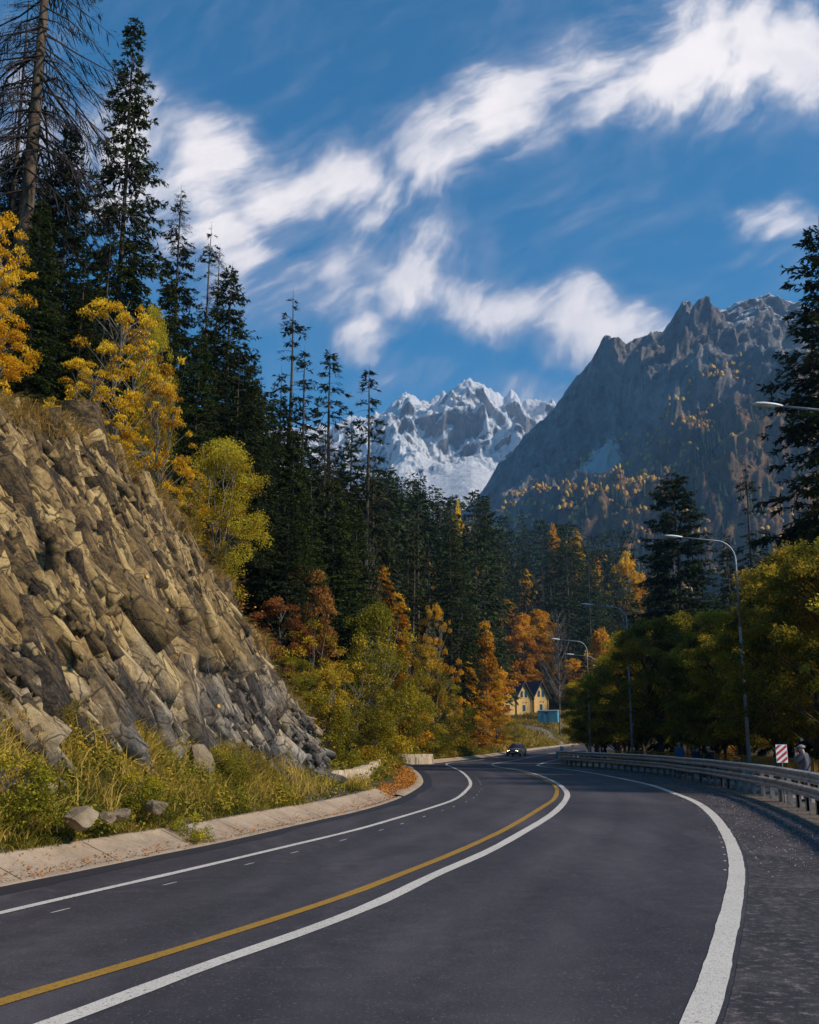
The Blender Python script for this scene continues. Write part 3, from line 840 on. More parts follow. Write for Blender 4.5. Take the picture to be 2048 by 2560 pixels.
# frame of the strata: pG runs down to the right along the beds, qG across them, nG out of the face
i0 = NU // 2; T0 = unit(CRu[-60] - CRu[60]); T0[2] = 0; T0 = unit(T0)
Tu = unit(np.stack([np.gradient(mid[:, 0]), np.gradient(mid[:, 1])], 1)); Tu = np.stack([np.interp(su, s, Tu[:, k]) for k in (0, 1)] + [np.zeros(NU)], 1); Tu = unit(Tu)
Su = unit(CRu - BAu)
def frame(i, th_):
    T_, S_ = Tu[i], Su[i]; th_ = np.asarray(th_)[..., None]
    N_ = unit(np.cross(T_, S_)); p_ = unit(T_ * np.cos(th_) - S_ * np.sin(th_)); return p_, unit(np.cross(N_, p_)), N_
pG, qG, nG = frame(i0, math.radians(48))
def strata(V): return np.stack([V @ pG, V @ qG, V @ nG], -1)
cliff = empty('rock_cliff', tuple(BAu[i0]), 0, 'layered brown and grey rock cliff rising beside the road under wire netting', 'cliff')
cme = mesh_np('rock_face', Vc.reshape(-1, 3), Fc, MT['rock'])
def set_rock(me, V, blk):
    at = me.attributes.new('strata', 'FLOAT_VECTOR', 'POINT'); at.data.foreach_set('vector', np.ascontiguousarray(strata(V).reshape(-1), dtype=np.float32))
    at = me.attributes.new('block', 'FLOAT', 'POINT'); at.data.foreach_set('value', np.ascontiguousarray(blk.reshape(-1), dtype=np.float32))
set_rock(cme, Vc.reshape(-1, 3), cell_a * .6 + cell_b * .4)
o = link('rock_face', cme, cliff); o.location = (-BAu[i0][0], -BAu[i0][1], -BAu[i0][2])
# angular slabs split off along the beds
import bmesh
rk = np.random.default_rng(17); protos = []
for k in range(46):
    bm = bmesh.new(); n_ = int(rk.integers(11, 18)); q = rk.uniform(-1, 1, (n_, 3)); ax_ = rk.integers(0, 3, n_); q[np.arange(n_), ax_] = np.sign(q[np.arange(n_), ax_]) * rk.uniform(.75, 1, n_)
    q = np.concatenate([q, [[x_ * rk.uniform(.7, 1), y_ * rk.uniform(.7, 1), z_ * rk.uniform(.7, 1)] for x_ in (-1, 1) for y_ in (-1, 1) for z_ in (-1, 1) if rk.random() < .7]])
    vs_ = [bm.verts.new(c) for c in q]; bmesh.ops.convex_hull(bm, input=vs_)
    for v in [v for v in bm.verts if not v.link_faces]: bm.verts.remove(v)
    bm.verts.index_update(); protos.append((np.array([v.co[:] for v in bm.verts]), np.array([[v.index for v in f.verts] for f in bm.faces if len(f.verts) == 3]))); bm.free()
SV, SF, SB = [], [], []; off_ = 0
CLU = fbm(pp * .35, qq * .8, oct=3, seed=47)
for (cnt, lp, lq, ln_, emb) in ((170, (1.0, 2.3), (.20, .50), (.30, .60), .78), (1700, (.40, 1.4), (.05, .20), (.16, .36), .58), (9000, (.16, .70), (.015, .075), (.07, .20), .35), (11000, (.05, .24), (.010, .035), (.04, .10), .25)):
    iu = rk.integers(0, NU - 3, cnt); jv = rk.integers(int(.10 * NV / 1.22), int(.97 * NV / 1.22) - int(lp[0] * 12), cnt)
    for i_, j_ in zip(iu, jv):
        if cnt > 200 and CLU[i_, j_] < rk.uniform(-.35, .25): continue
        bz = Vc[i_, j_, 2]; edge = (s[-1] - su[i_])
        thl = float(th[i_, j_]) + rk.normal(0, .16); p_, q_, n_ = frame(i_, thl)
        sc_l = .45 + .55 * min(1, edge / 6) * min(1, max(.25, hgt[i_, 0] / 6)); low = bz < 3.0
        d3 = np.array([rk.uniform(*lp) * sc_l, rk.uniform(*lq) * sc_l * (.7 if low else 1), rk.uniform(*ln_) * sc_l])
        PV_, PF_ = protos[int(rk.integers(len(protos)))]
        e1, e2 = rk.normal(0, .16, 2); n2 = unit(n_ + p_ * e1 + q_ * (e2 + .22)); p2 = unit(p_ - n2 * (p_ @ n2)); q2 = np.cross(n2, p2)
        W = (PV_ * d3) @ np.stack([p2, q2, n2]) + Vc[i_, j_] - n_ * d3[2] * emb
        SV.append(W); SF.append(PF_ + off_); SB.append(np.full(len(W), rk.uniform(0, 1))); off_ += len(W)
SV = np.concatenate(SV); SF = np.concatenate(SF); SB = np.concatenate(SB)
sme = mesh_np('rock_slabs', SV, SF, MT['rock']); set_rock(sme, SV, SB)
o = link('rock_slabs', sme, cliff); o.location = (-BAu[i0][0], -BAu[i0][1], -BAu[i0][2])
print('slabs', len(SF))


def cliff_at(a, v, off=0.0):
    """smooth envelope of the face at fraction v, in front of the rock"""
    i = np.clip((np.asarray(a) / s[-1] * (NU - 1)).astype(int), 0, NU - 1); j = np.clip((np.asarray(v) / 1.22 * (NV - 1)).astype(int), 0, NV - 1)
    return (envel[i, j] + nrm_dir[i, 0] * off)


# blurred outer envelope for the hanging net
dm = disp.copy()
for ax, wd in ((0, 12), (1, 10)):
    st_ = [np.roll(dm, k, ax) for k in range(-wd, wd + 1, 3)]; dm = np.max(st_, 0)
for _ in range(3):
    for ax in (0, 1):
        dm = (np.roll(dm, -5, ax) + np.roll(dm, 5, ax) + np.roll(dm, -2, ax) + np.roll(dm, 2, ax) + dm) / 5
envel = base_p + nrm_dir * (0.6 * dm + 0.4 * disp + 0.30)[..., None]

# hexagonal netting as thin three-sided wires
cw_, ch_ = 0.13, 0.15
Hm = 9.6
rows = int(Hm / (ch_ * 0.75)); cols = int((s[-1] - 3.2) / cw_)
E0, E1 = [], []
ii, jj = np.meshgrid(np.arange(cols), np.arange(rows), indexing='ij')
cx = (ii + 0.5 * (jj % 2)) * cw_; cy = jj * ch_ * 0.75
def hx(k): a_ = np.radians(60 * k + 30); return cx + np.cos(a_) * cw_ / 1.732, cy + np.sin(a_) * ch_ * 0.5
for k in (0, 1, 2):
    a0, b0 = hx(k); a1, b1 = hx(k + 1); E0.append(np.stack([a0, b0], -1).reshape(-1, 2)); E1.append(np.stack([a1, b1], -1).reshape(-1, 2))
E0 = np.concatenate(E0); E1 = np.concatenate(E1)
def netpt(E):
    h_ = np.interp(E[:, 0], su, hgt[:, 0]) + 0.4
    return cliff_at(E[:, 0], 1.10 - E[:, 1] / np.maximum(h_ * 1.18, 0.5), 0.0), 1.10 - E[:, 1] / np.maximum(h_ * 1.18, .5)
q0, v0 = netpt(E0); q1, v1 = netpt(E1)
ok = (v0 > 0.14) & (v1 > 0.14) & (np.linalg.norm(q0 - q1, axis=1) < 0.6)
ok &= fbm(E0[:, 0] * .4, E0[:, 1] * .4, oct=2, seed=90) > -0.75
q0, q1 = q0[ok], q1[ok]
dN = unit(q1 - q0); up_ = np.array([0.3, -0.3, 0.9]); a_ = unit(np.cross(dN, up_)); b_ = np.cross(dN, a_)
rw = 0.0012; V = []
for q in (q0, q1):
    for k in range(3):
        V.append(q + (a_ * math.cos(2.094 * k) + b_ * math.sin(2.094 * k)) * rw)
V = np.stack(V, 1).reshape(-1, 3); o_ = np.arange(len(q0))[:, None] * 6
Fn = np.concatenate([o_ + np.array([k, (k + 1) % 3, 3 + (k + 1) % 3, 3 + k]) for k in range(3)])
net = empty('wire_netting', (0, 0, 0), 0, 'grey hexagonal wire netting hung over the rock cliff to hold loose stones', 'netting')
link('wire_mesh', mesh_np('wire_mesh', V, Fn, MT['wire']), net)
# hanging steel cables of the net
mb = MB(); mbb = []
def cable(pts, r=0.012):
    a = np.interp(np.linspace(0, 1, 60), np.linspace(0, 1, len(pts)), [p[0] for p in pts]); v = np.interp(np.linspace(0, 1, 60), np.linspace(0, 1, len(pts)), [p[1] for p in pts])
    q = cliff_at(a, v, 0.04)
    for _ in range(4): q[1:-1] = .25 * q[:-2] + .5 * q[1:-1] + .25 * q[2:]
    return q
for pts, r in (([(13.2, .98), (13.6, .6), (15.2, .12)], .010), ([(13.35, .95), (14.1, .6), (15.35, .12)], .008), ([(9.8, 1.0), (10.5, .3)], .006), ([(17.6, 1.0), (18.2, .4)], .006)):
    cb = MB().tube([Vector(p) for p in cable(pts)], r, 5)
    cb.build('net_cable', MT['wire'], net)
for (a__, v__) in ((14.0, .80), (8.2, .62), (9.0, .56), (16.8, .50), (11.5, .35)):
    q = Vector(cliff_at(np.array([a__]), np.array([v__]), .05)[0])
    o = MB().tube([q, q + Vector((.05, -.05, .02))], .05, 8).build('anchor_plate', MT['rail_yellow'], net)

# boulders on the verge
def boulder(seed, sx, sy, sz):
    r = np.random.default_rng(seed)
    import bmesh
    bm = bmesh.new(); bmesh.ops.create_icosphere(bm, subdivisions=4, radius=1)
    co = np.array([v.co[:] for v in bm.verts])
    pl = unit(r.normal(size=(13, 3))); dd = r.uniform(.52, .85, 13)
    for n_, d_ in zip(pl, dd):
        e = co @ n_ - d_; co = co - np.maximum(e, 0)[:, None] * n_ * 0.92
    co += 0.035 * np.stack([fbm(co[:, 0] * 3, co[:, 1] * 3, co[:, 2] * 3, 3, seed + k) for k in range(3)], 1)
    co *= np.array([sx, sy, sz])
    for v, c in zip(bm.verts, co): v.co = c
    me = bpy.data.meshes.new('boulder'); bm.to_mesh(me); bm.free(); me.materials.append(MT['boulder']); return me
BOUL = [(422, 1640, 25.0, .34, .32, .62, .45, 'pale slanted boulder standing in the grass below the cliff'),
        (170, 1716, 17.5, .42, .3, .2, .1, 'flat ochre boulder lying in the weeds near the kerb'),
        (330, 1694, 20.0, .26, .2, .15, .2, 'small pale stone half hidden by weeds under the slanted boulder'),
        (225, 1716, 18.2, .17, .15, .13, .0, 'small cream stone just right of the flat ochre boulder'),
        (255, 1712, 18.6, .22, .18, .13, .3, 'cream stone right of the smaller cream stone by the kerb'),
        (85, 1660, 18.5, .3, .25, .16, .0, 'grey stone lying in tall grass at the left under the cliff'),
        (560, 1655, 28.5, .3, .25, .2, .2, 'grey stone at the cliff foot among the low yellow bushes'),
        (590, 1668, 29.5, .2, .2, .15, .2, 'grey stone on the bare gravel patch under the cliff end'),
        (1085, 1535, 225, 2.4, 1.5, 1.3, .2, 'dark rock heap beside the dirt track beyond the car')]
for i_, (u, v, y, sx, sy, sz, tl_, lab) in enumerate(BOUL):
    p = PD(u, v, y); o = link('boulder', boulder(60 + i_, sx, sy, sz)); p.z = max(p.z - sz * .2, float(terrain(p.x, p.y)) + sz * .3) if i_ != 8 else p.z
    o.location = p; o.rotation_euler = (tl_, -tl_ * .8, i_ * 1.3); tagp(o, lab, 'boulder')


# ------------------------------------------------------------------ mountains
def mountain(name, skyline, y0, yc, y1, u0, u1, nu, nv, zfoot, mat, seed, rough, profile=1.0, jag=6.0, sc=0.004, wfun=None):
    """height field by bearing and distance; crest at yc follows the measured skyline"""
    us = np.linspace(u0, u1, nu); tb = np.array([(a * K, b * K) for a, b in skyline])
    vs = np.interp(us, tb[:, 0] / K, tb[:, 1] / K)
    d = np.array([pdir(u * K, v * K) for u, v in zip(us, vs)])
    ax = d[:, 0] / d[:, 1]; bz = d[:, 2] / d[:, 1]
    r = np.concatenate([np.linspace(0, 1, int(nv * .8), endpoint=False), np.linspace(1, 1.6, nv - int(nv * .8))])
    R_, AX = np.meshgrid(r, ax, indexing='xy')          # rows = bearings
    BZ = np.repeat(bz[:, None], nv, 1)
    Y = np.where(R_ <= 1, y0 + (yc - y0) * R_, yc + (y1 - yc) * (R_ - 1) / .6)
    X = AX * yc * (Y / yc) ** 0.9
    X = AX * Y
    crest = CH + BZ * yc - (8 if 'snow' in name else 0)
    rr = np.clip(R_, 0, 1)
    prof = np.where(R_ <= 1, profile(rr), 1 - 0.9 * (R_ - 1) / .6)
    Z = zfoot + (crest - zfoot) * prof
    amp = rough * (crest - zfoot)
    w = wfun(rr) * np.where(R_ <= 1, 1, .6)
    D1 = X * .94 + Z * .34; D2 = Z * .94 - X * .34
    n1 = fbm(D1 * sc, Y * sc, D2 * sc * .55, oct=8, seed=seed, ridged=True, gain=0.52)
    n2 = fbm(X * sc * 3.3, Y * sc * 3.3, Z * sc * 3.0, oct=5, seed=seed + 5, gain=.5, ridged=True)
    fadec = 1 - np.exp(-((R_ - 1) / 0.09) ** 2)
    Z = Z + amp * ((n1 - 0.50) * 1.0 * fadec + .14 * n2 * (.25 + .75 * fadec)) * w
    Y2 = Y - amp * 1.5 * (n1 * .8 + .25 * n2) * w * (1 - np.exp(-((R_ - 1) / 0.05) ** 2))
    Z = Z + jag * fbm(X * 0.022, Y * 0.01, oct=6, seed=seed + 9, gain=.6, ridged=True) * np.exp(-((R_ - 1) / 0.06) ** 2)
    Y = Y2
    idx = np.arange(nu * nv).reshape(nu, nv)
    Fm = np.stack([idx[:-1, :-1], idx[1:, :-1], idx[1:, 1:], idx[:-1, 1:]], -1).reshape(-1, 4)
    V = np.stack([X, Y, Z], -1)
    o = link(name, mesh_np(name, V.reshape(-1, 3), Fm, mat, smooth=False)); tagp(o, kind='structure')
    return V


def mount_mat(name, snowline, snowsoft, forest, big=0.004):
    t = NT(name)
    geo = t.n.new('ShaderNodeNewGeometry')
    sp3 = t.n.new('ShaderNodeSeparateXYZ'); t.link(geo.outputs['Position'], sp3.inputs[0])
    sn = t.n.new('ShaderNodeSeparateXYZ'); t.link(geo.outputs['Normal'], sn.inputs[0])
    a = t.noise(0.010, 9, 0.68, 0.6, stretch=(1, 1, .45)); b = t.noise(0.05, 7, 0.7, .4, stretch=(1, 1, .5)); c = t.noise(0.003, 5, .6)
    fi0 = t.noise(0.045, 8, .78, .8, stretch=(1, 1, .7))
    rockc = t.ramp(t.mix(0.45, t.mix(0.5, a, b), fi0), [(0.38, (.085, .082, .088)), (0.48, (.24, .225, .225)), (0.58, (.50, .455, .43))])
    rockc = t.mix(t.ramp(c, [(0.45, 0), (0.62, .45)]), rockc, (.20, .13, .10))
    col = rockc
    if forest:
        # talus and scrub: rust and gold below a wavering line
        z_ = t.math('ADD', sp3.outputs[2], t.math('MULTIPLY', t.math('ADD', t.noise(0.006, 6, .7), -0.5), 300))
        z_ = t.math('ADD', z_, t.math('MULTIPLY', t.math('ADD', sp3.outputs[0], -150), -0.55))
        fr_ = t.math('DIVIDE', t.math('SUBTRACT', 345, z_), 60, True)
        veg = t.ramp(t.mix(.5, t.noise(.02, 6, .7, .5, stretch=(1, 1, .6)), b), [(0.34, (.030, .034, .030)), (0.45, (.13, .085, .055)), (0.55, (.32, .18, .07)), (0.68, (.55, .31, .08))])
        col = t.mix(fr_, rockc, veg)
    # snow lies on ledges
    fi = t.noise(0.03 if not forest else 0.06, 8, .75, .5)
    nzz = t.math('ADD', t.math('MULTIPLY', t.math('SUBTRACT', sn.outputs[2], snowsoft), 2.2), t.math('MULTIPLY', t.math('ADD', t.mix(.6, a, fi), -0.5), 4.2))
    ele = t.math('DIVIDE', t.math('SUBTRACT', sp3.outputs[2], snowline), 200)
    sf = t.math('MINIMUM', t.math('ADD', nzz, 0.5), t.math('ADD', ele, .5)) if forest else t.math('ADD', nzz, 0.5)
    sfac = t.ramp(sf, [(0.42, 0.0), (0.56, 1.0)])
    if forest:
        for pc_, rd in (((288, 1561, 437), 40), ((315, 1575, 452), 20), ((262, 1555, 425), 24)):
            dn = t.n.new('ShaderNodeVectorMath'); dn.operation = 'DISTANCE'; t.link(geo.outputs['Position'], dn.inputs[0]); dn.inputs[1].default_value = pc_
            pf = t.math('ADD', t.math('DIVIDE', dn.outputs['Value'], rd), t.math('MULTIPLY', t.math('ADD', fi, -.5), 1.6))
            sfac = t.math('MAXIMUM', sfac, t.math('LESS_THAN', pf, 1.0))
    col = t.mix(sfac, col, (.80, .80, .84))
    nm = t.bump(a, 1.0, 30); nm = t.bump(b, 1.0, 12, nm); nm = t.bump(fi, 1.0, 9, nm)
    return t.done(col, 0.9, nm, 0, 0.15)


SNOW_SKY = [(300, 905), (560, 900), (700, 892), (735, 878), (800, 868), (830, 842), (855, 822), (880, 838), (905, 838), (945, 820), (990, 795), (1010, 800), (1045, 828), (1062, 836), (1076, 820), (1086, 822), (1098, 845), (1130, 842), (1165, 842), (1180, 862), (1240, 880), (1400, 900), (1700, 900)]
GREY_SKY = [(900, 1160), (1000, 1060), (1035, 1012), (1070, 968), (1100, 930), (1150, 890), (1180, 855), (1205, 820), (1230, 788), (1262, 757), (1284, 748), (1300, 768), (1325, 742), (1345, 733), (1380, 738), (1400, 708), (1435, 664), (1452, 662), (1470, 650), (1500, 660), (1530, 665), (1550, 645), (1577, 634), (1610, 640), (1645, 660), (1725, 680), (1900, 640), (2300, 700), (2700, 800)]
MT['snow_mount'] = mount_mat('snow_mountain_rock', 690, -0.08, False)
MT['grey_mount'] = mount_mat('grey_mountain_rock', 700, 0.62, True)
VM = mountain('mountains_snow', SNOW_SKY, 1700, 3300, 4300, 300, 1700, 620, 380, 250, MT['snow_mount'], 101, 0.10,
              profile=lambda r: 0.60 * np.minimum(r / .72, 1) + 0.40 * np.clip((r - .66) / .34, 0, 1) ** 1.2, jag=22, sc=.0046,
              wfun=lambda r: .09 + .91 * sstep(r, .56, .80))
GM = mountain('mountains_grey', GREY_SKY, 620, 1850, 2500, 930, 2700, 680, 460, -20, MT['grey_mount'], 55, 0.10,
              profile=lambda r: 0.24 * sstep(r, 0, .75) + 0.14 * r + 0.62 * sstep(r, .42, 1.02), jag=17, sc=.0050,
              wfun=lambda r: .10 + .9 * sstep(r, .30, .60))
print('mountains ok')

# far slopes: woods that nobody could count
def cone_mass(name, pts, hs, rs, mat, seed, cone=True):
    r = np.random.default_rng(seed); n = len(pts); parts_v = []; parts_f = []; k = 6
    th = np.arange(k) * 2 * np.pi / k
    a = r.uniform(0, 6.28, n)[:, None] + th[None]
    rj = rs[:, None] * r.uniform(.7, 1.25, (n, k))
    low = pts[:, None] + np.stack([np.cos(a) * rj, np.sin(a) * rj, np.full_like(a, 0) + (0.10 if cone else 0.25) * hs[:, None] * r.uniform(.3, 1.4, (n, k))], -1)
    mid_ = pts[:, None] + np.stack([np.cos(a + .4) * rj * (.55 if cone else .95), np.sin(a + .4) * rj * (.55 if cone else .95), np.full_like(a, 0) + (.5 if cone else .62) * hs[:, None] * r.uniform(.85, 1.15, (n, k))], -1)
    top = pts[:, None] + np.stack([np.cos(a) * rj * .12, np.sin(a) * rj * .12, np.full_like(a, 0) + hs[:, None]], -1)
    if not cone: top = pts[:, None] + np.stack([np.cos(a) * rj * .4, np.sin(a) * rj * .4, np.full_like(a, 0) + hs[:, None] * r.uniform(.85, 1.05, (n, k))], -1)
    V = np.concatenate([low, mid_, top], 1).reshape(-1, 3)
    base = np.arange(n)[:, None, None] * (3 * k); rr_ = np.arange(2)[None, :, None] * k; kk = np.arange(k)[None, None]
    Fq = np.stack([base + rr_ + kk, base + rr_ + (kk + 1) % k, base + rr_ + k + (kk + 1) % k, base + rr_ + k + kk], -1).reshape(-1, 4)
    ti = np.repeat(r.uniform(0, 1, n), 2 * k) * .8 + r.uniform(0, .2, n * 2 * k)
    o = link(name, mesh_np(name, V, Fq, mat, tint=ti)); tagp(o, kind='stuff'); return o
gv = GM.reshape(-1, 3); gz = gv[:, 2]
lim = 315 + 0.55 * (gv[:, 0] - 150) + 90 * fbm(gv[:, 0] * .004, gv[:, 1] * .004, oct=3, seed=70)
cand = np.where((gv[:, 1] < 1750) & (gz < lim) & (gv[:, 0] > 60) & (gv[:, 0] < 1100))[0]
r_ = np.random.default_rng(5)
pn = fbm(gv[:, 0] * .008, gv[:, 1] * .008, gz * .008, oct=4, seed=71)
cev = cand[gz[cand] < lim[cand] - 70]
ev = cev[pn[cev] < -0.06 + 0.15 * (gz[cev] < 240)]; de = cand[pn[cand] >= -0.12]
if len(ev) > 6000: ev = r_.choice(ev, 6000, False)
if len(de) > 11000: de = r_.choice(de, 11000, False)
def jitp(p, a): return p + np.column_stack([r_.uniform(-a, a, len(p)), r_.uniform(-a, a, len(p)), np.zeros(len(p))])
cone_mass('conifer_woods', jitp(gv[ev], 4), r_.uniform(13, 24, len(ev)), r_.uniform(2.6, 4.2, len(ev)), MT['needle_fir'], 1)
de = np.concatenate([de, de]); cone_mass('autumn_woods', jitp(gv[de], 6), r_.uniform(4.5, 8.5, len(de)), r_.uniform(1.6, 3.2, len(de)), MT['autumn_far'], 2, False)
print('woods', len(ev), len(de))


# ------------------------------------------------------------------ tree builders
def conifer_mesh(seed, H, R, start=.12, nb=150, twigs=9, cpt=7, cl=.26, cw=.075, e_top=.55, e_low=-.15, droop=.28, irr=.35, gap=0.0,
                 power=.8, bare=0.0, mat='needle', bark='bark', stickw=.035, lay=0.0, tr=.30, side_len=.32, deadtop=0.0):
    """returns (crown mesh, trunk mesh); crown = branches with needle sprays"""
    r = np.random.default_rng(seed)
    rel = np.sort(r.uniform(0, 1, nb) ** 1.05)
    if lay: rel = np.clip(np.round(rel * lay) / lay + r.normal(0, .006, nb), 0, 1)
    h = H * (start + (0.985 - start) * rel)
    L = R * ((1 - rel) ** power * (1 - .25 * np.exp(-rel / .07)) + .035) * (1 - irr + irr * 2 * r.uniform(0, 1, nb) ** 1.1)
    if gap:
        keep = vnoise(rel * 9 + seed, np.zeros(nb)) > (gap * 2 - 1) * 1.0
        keep |= r.uniform(0, 1, nb) < .35
        h, L, rel = h[keep], L[keep], rel[keep]
    nb = len(h)
    az = np.arange(nb) * 2.39996 + r.normal(0, .35, nb)
    e0 = e_low + (e_top - e_low) * rel ** 1.2 + r.normal(0, .08, nb)
    dirh = np.stack([np.cos(az), np.sin(az), np.zeros(nb)], 1); sideh = np.stack([-np.sin(az), np.cos(az), np.zeros(nb)], 1)
    dr = droop * (0.6 + .8 * r.uniform(0, 1, nb)) * (1 - .5 * rel)
    lean = vnoise(np.array([0.3, 1.3, 2.3, 3.3]), np.full(4, seed * 1.7)) * 0.15

    def bp(i, t):
        l = L[i]
        z = h[i] + l * (e0[i] * t - dr[i] * t ** 2 * 1.6 + dr[i] * .75 * t ** 4)
        p = dirh[i] * (l * t)[:, None] + sideh[i] * (l * .08 * np.sin(t * 5 + i))[:, None]; p[:, 2] = z
        return p
    parts = []
    # branch sticks, three-sided tubes in 5 steps
    ts = np.array([0, .3, .6, .85, 1.0]); ib = np.repeat(np.arange(nb), 5); tt_ = np.tile(ts, nb)
    pts = bp(ib, tt_).reshape(nb, 5, 3)
    rad = (stickw * (.35 + L / max(R, .1)))[:, None] * (1.06 - ts)[None]
    ring = []
    for k in range(3):
        a_ = 2.094 * k; ring.append(pts + (sideh[:, None] * math.cos(a_) + np.array([0, 0, 1.0]) * math.sin(a_)) * rad[..., None])
    V = np.stack(ring, 2).reshape(-1, 3)
    o_ = (np.arange(nb)[:, None, None] * 15 + np.arange(4)[None, :, None] * 3); k_ = np.arange(3)[None, None]
    Fq = np.stack([o_ + k_, o_ + (k_ + 1) % 3, o_ + 3 + (k_ + 1) % 3, o_ + 3 + k_], -1).reshape(-1, 4)
    parts.append((V, Fq, 1, None))
    # twigs
    ntw = np.maximum(3, (twigs * (.35 + .9 * L / max(R, .1))).astype(int))
    ib = np.repeat(np.arange(nb), ntw); n = len(ib)
    t = r.uniform(.10, 1.0, n) ** .85
    sg = np.where(r.uniform(0, 1, n) < .5, -1, 1.0)
    p0 = bp(ib, t)
    td = unit(dirh[ib] * r.uniform(.35, 1.0, n)[:, None] + sideh[ib] * (sg * r.uniform(.3, 1.05, n))[:, None] + np.array([0, 0, 1.0]) * (e0[ib] * .4 - .18 + r.normal(0, .12, n))[:, None])
    tlg = (side_len * L[ib] * (1.08 - t) ** .8 + .14) * r.uniform(.6, 1.2, n)
    if bare < 1:
        nc = np.maximum(2, (cpt * 2.0 * np.minimum(tlg / (cl * 2.2), 1.6)).astype(int)); ic = np.repeat(np.arange(n), nc); m = len(ic)
        s_ = r.uniform(0, 1, m)
        pc = p0[ic] + td[ic] * (tlg[ic] * s_)[:, None]; pc[:, 2] -= .12 * tlg[ic] * s_ ** 2
        dc = unit(td[ic] * .75 + r.normal(0, .30, (m, 3)) + np.array([0, 0, -.22]))
        sd = unit(np.cross(dc, r.normal(0, 1, (m, 3)) * .5 + np.array([0, 0, 1.0])))
        lc = cl * r.uniform(.6, 1.3, m)
        V, Fq = cards(pc, dc, sd, lc, cw * r.uniform(.7, 1.3, m))
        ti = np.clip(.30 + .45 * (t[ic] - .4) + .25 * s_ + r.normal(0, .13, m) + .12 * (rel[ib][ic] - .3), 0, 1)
        if bare > 0 or deadtop:
            pk = r.uniform(0, 1, nb) > bare
            if deadtop: pk &= (rel < 1 - deadtop) | (r.uniform(0, 1, nb) < .25)
            kp = pk[ib][ic]; V = V.reshape(-1, 4, 3)[kp].reshape(-1, 3); Fq = np.arange(len(V)).reshape(-1, 4); ti = ti[kp]
        if len(V): parts.append((V, Fq, 0, ti))
    if bare > 0 or deadtop:      # bare hanging twigs as thin slivers
        V, Fq = cards(p0, unit(td + np.array([0, 0, -.55])), unit(np.cross(td, np.array([.3, .2, 1.]))), tlg * 1.25, .035 + .02 * r.uniform(0, 1, n))
        parts.append((V, Fq, 1, None))
        ic = np.repeat(np.arange(n), 3); m = len(ic); s_ = r.uniform(.2, 1, m)
        V, Fq = cards(p0[ic] + td[ic] * (tlg[ic] * s_)[:, None], unit(td[ic] * .5 + r.normal(0, .5, (m, 3)) + np.array([0, 0, -.6])), unit(r.normal(0, 1, (m, 3))), .28 * r.uniform(.5, 1.4, m), .022)
        parts.append((V, Fq, 1, None))
    V, Fq, mi, ti = np_join(parts)
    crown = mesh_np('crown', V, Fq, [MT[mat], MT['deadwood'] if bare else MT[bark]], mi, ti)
    zz = np.linspace(0, 1, 14); px = .006 * H * fbm(zz * 2.2 + seed, zz * 0, oct=2, seed=seed)
    path = np.stack([px - px[0], px[::-1] * .5 - px[-1] * .5, zz * H], 1); path[0, 2] = -1.2
    rr = tr * ((1 - zz) ** .85 * .92 + .02); rr[0] *= 1.3
    V, Fq = np_tube(path, rr, 9)
    trunk = mesh_np('trunk', V, Fq, MT[bark], smooth=True)
    return crown, trunk


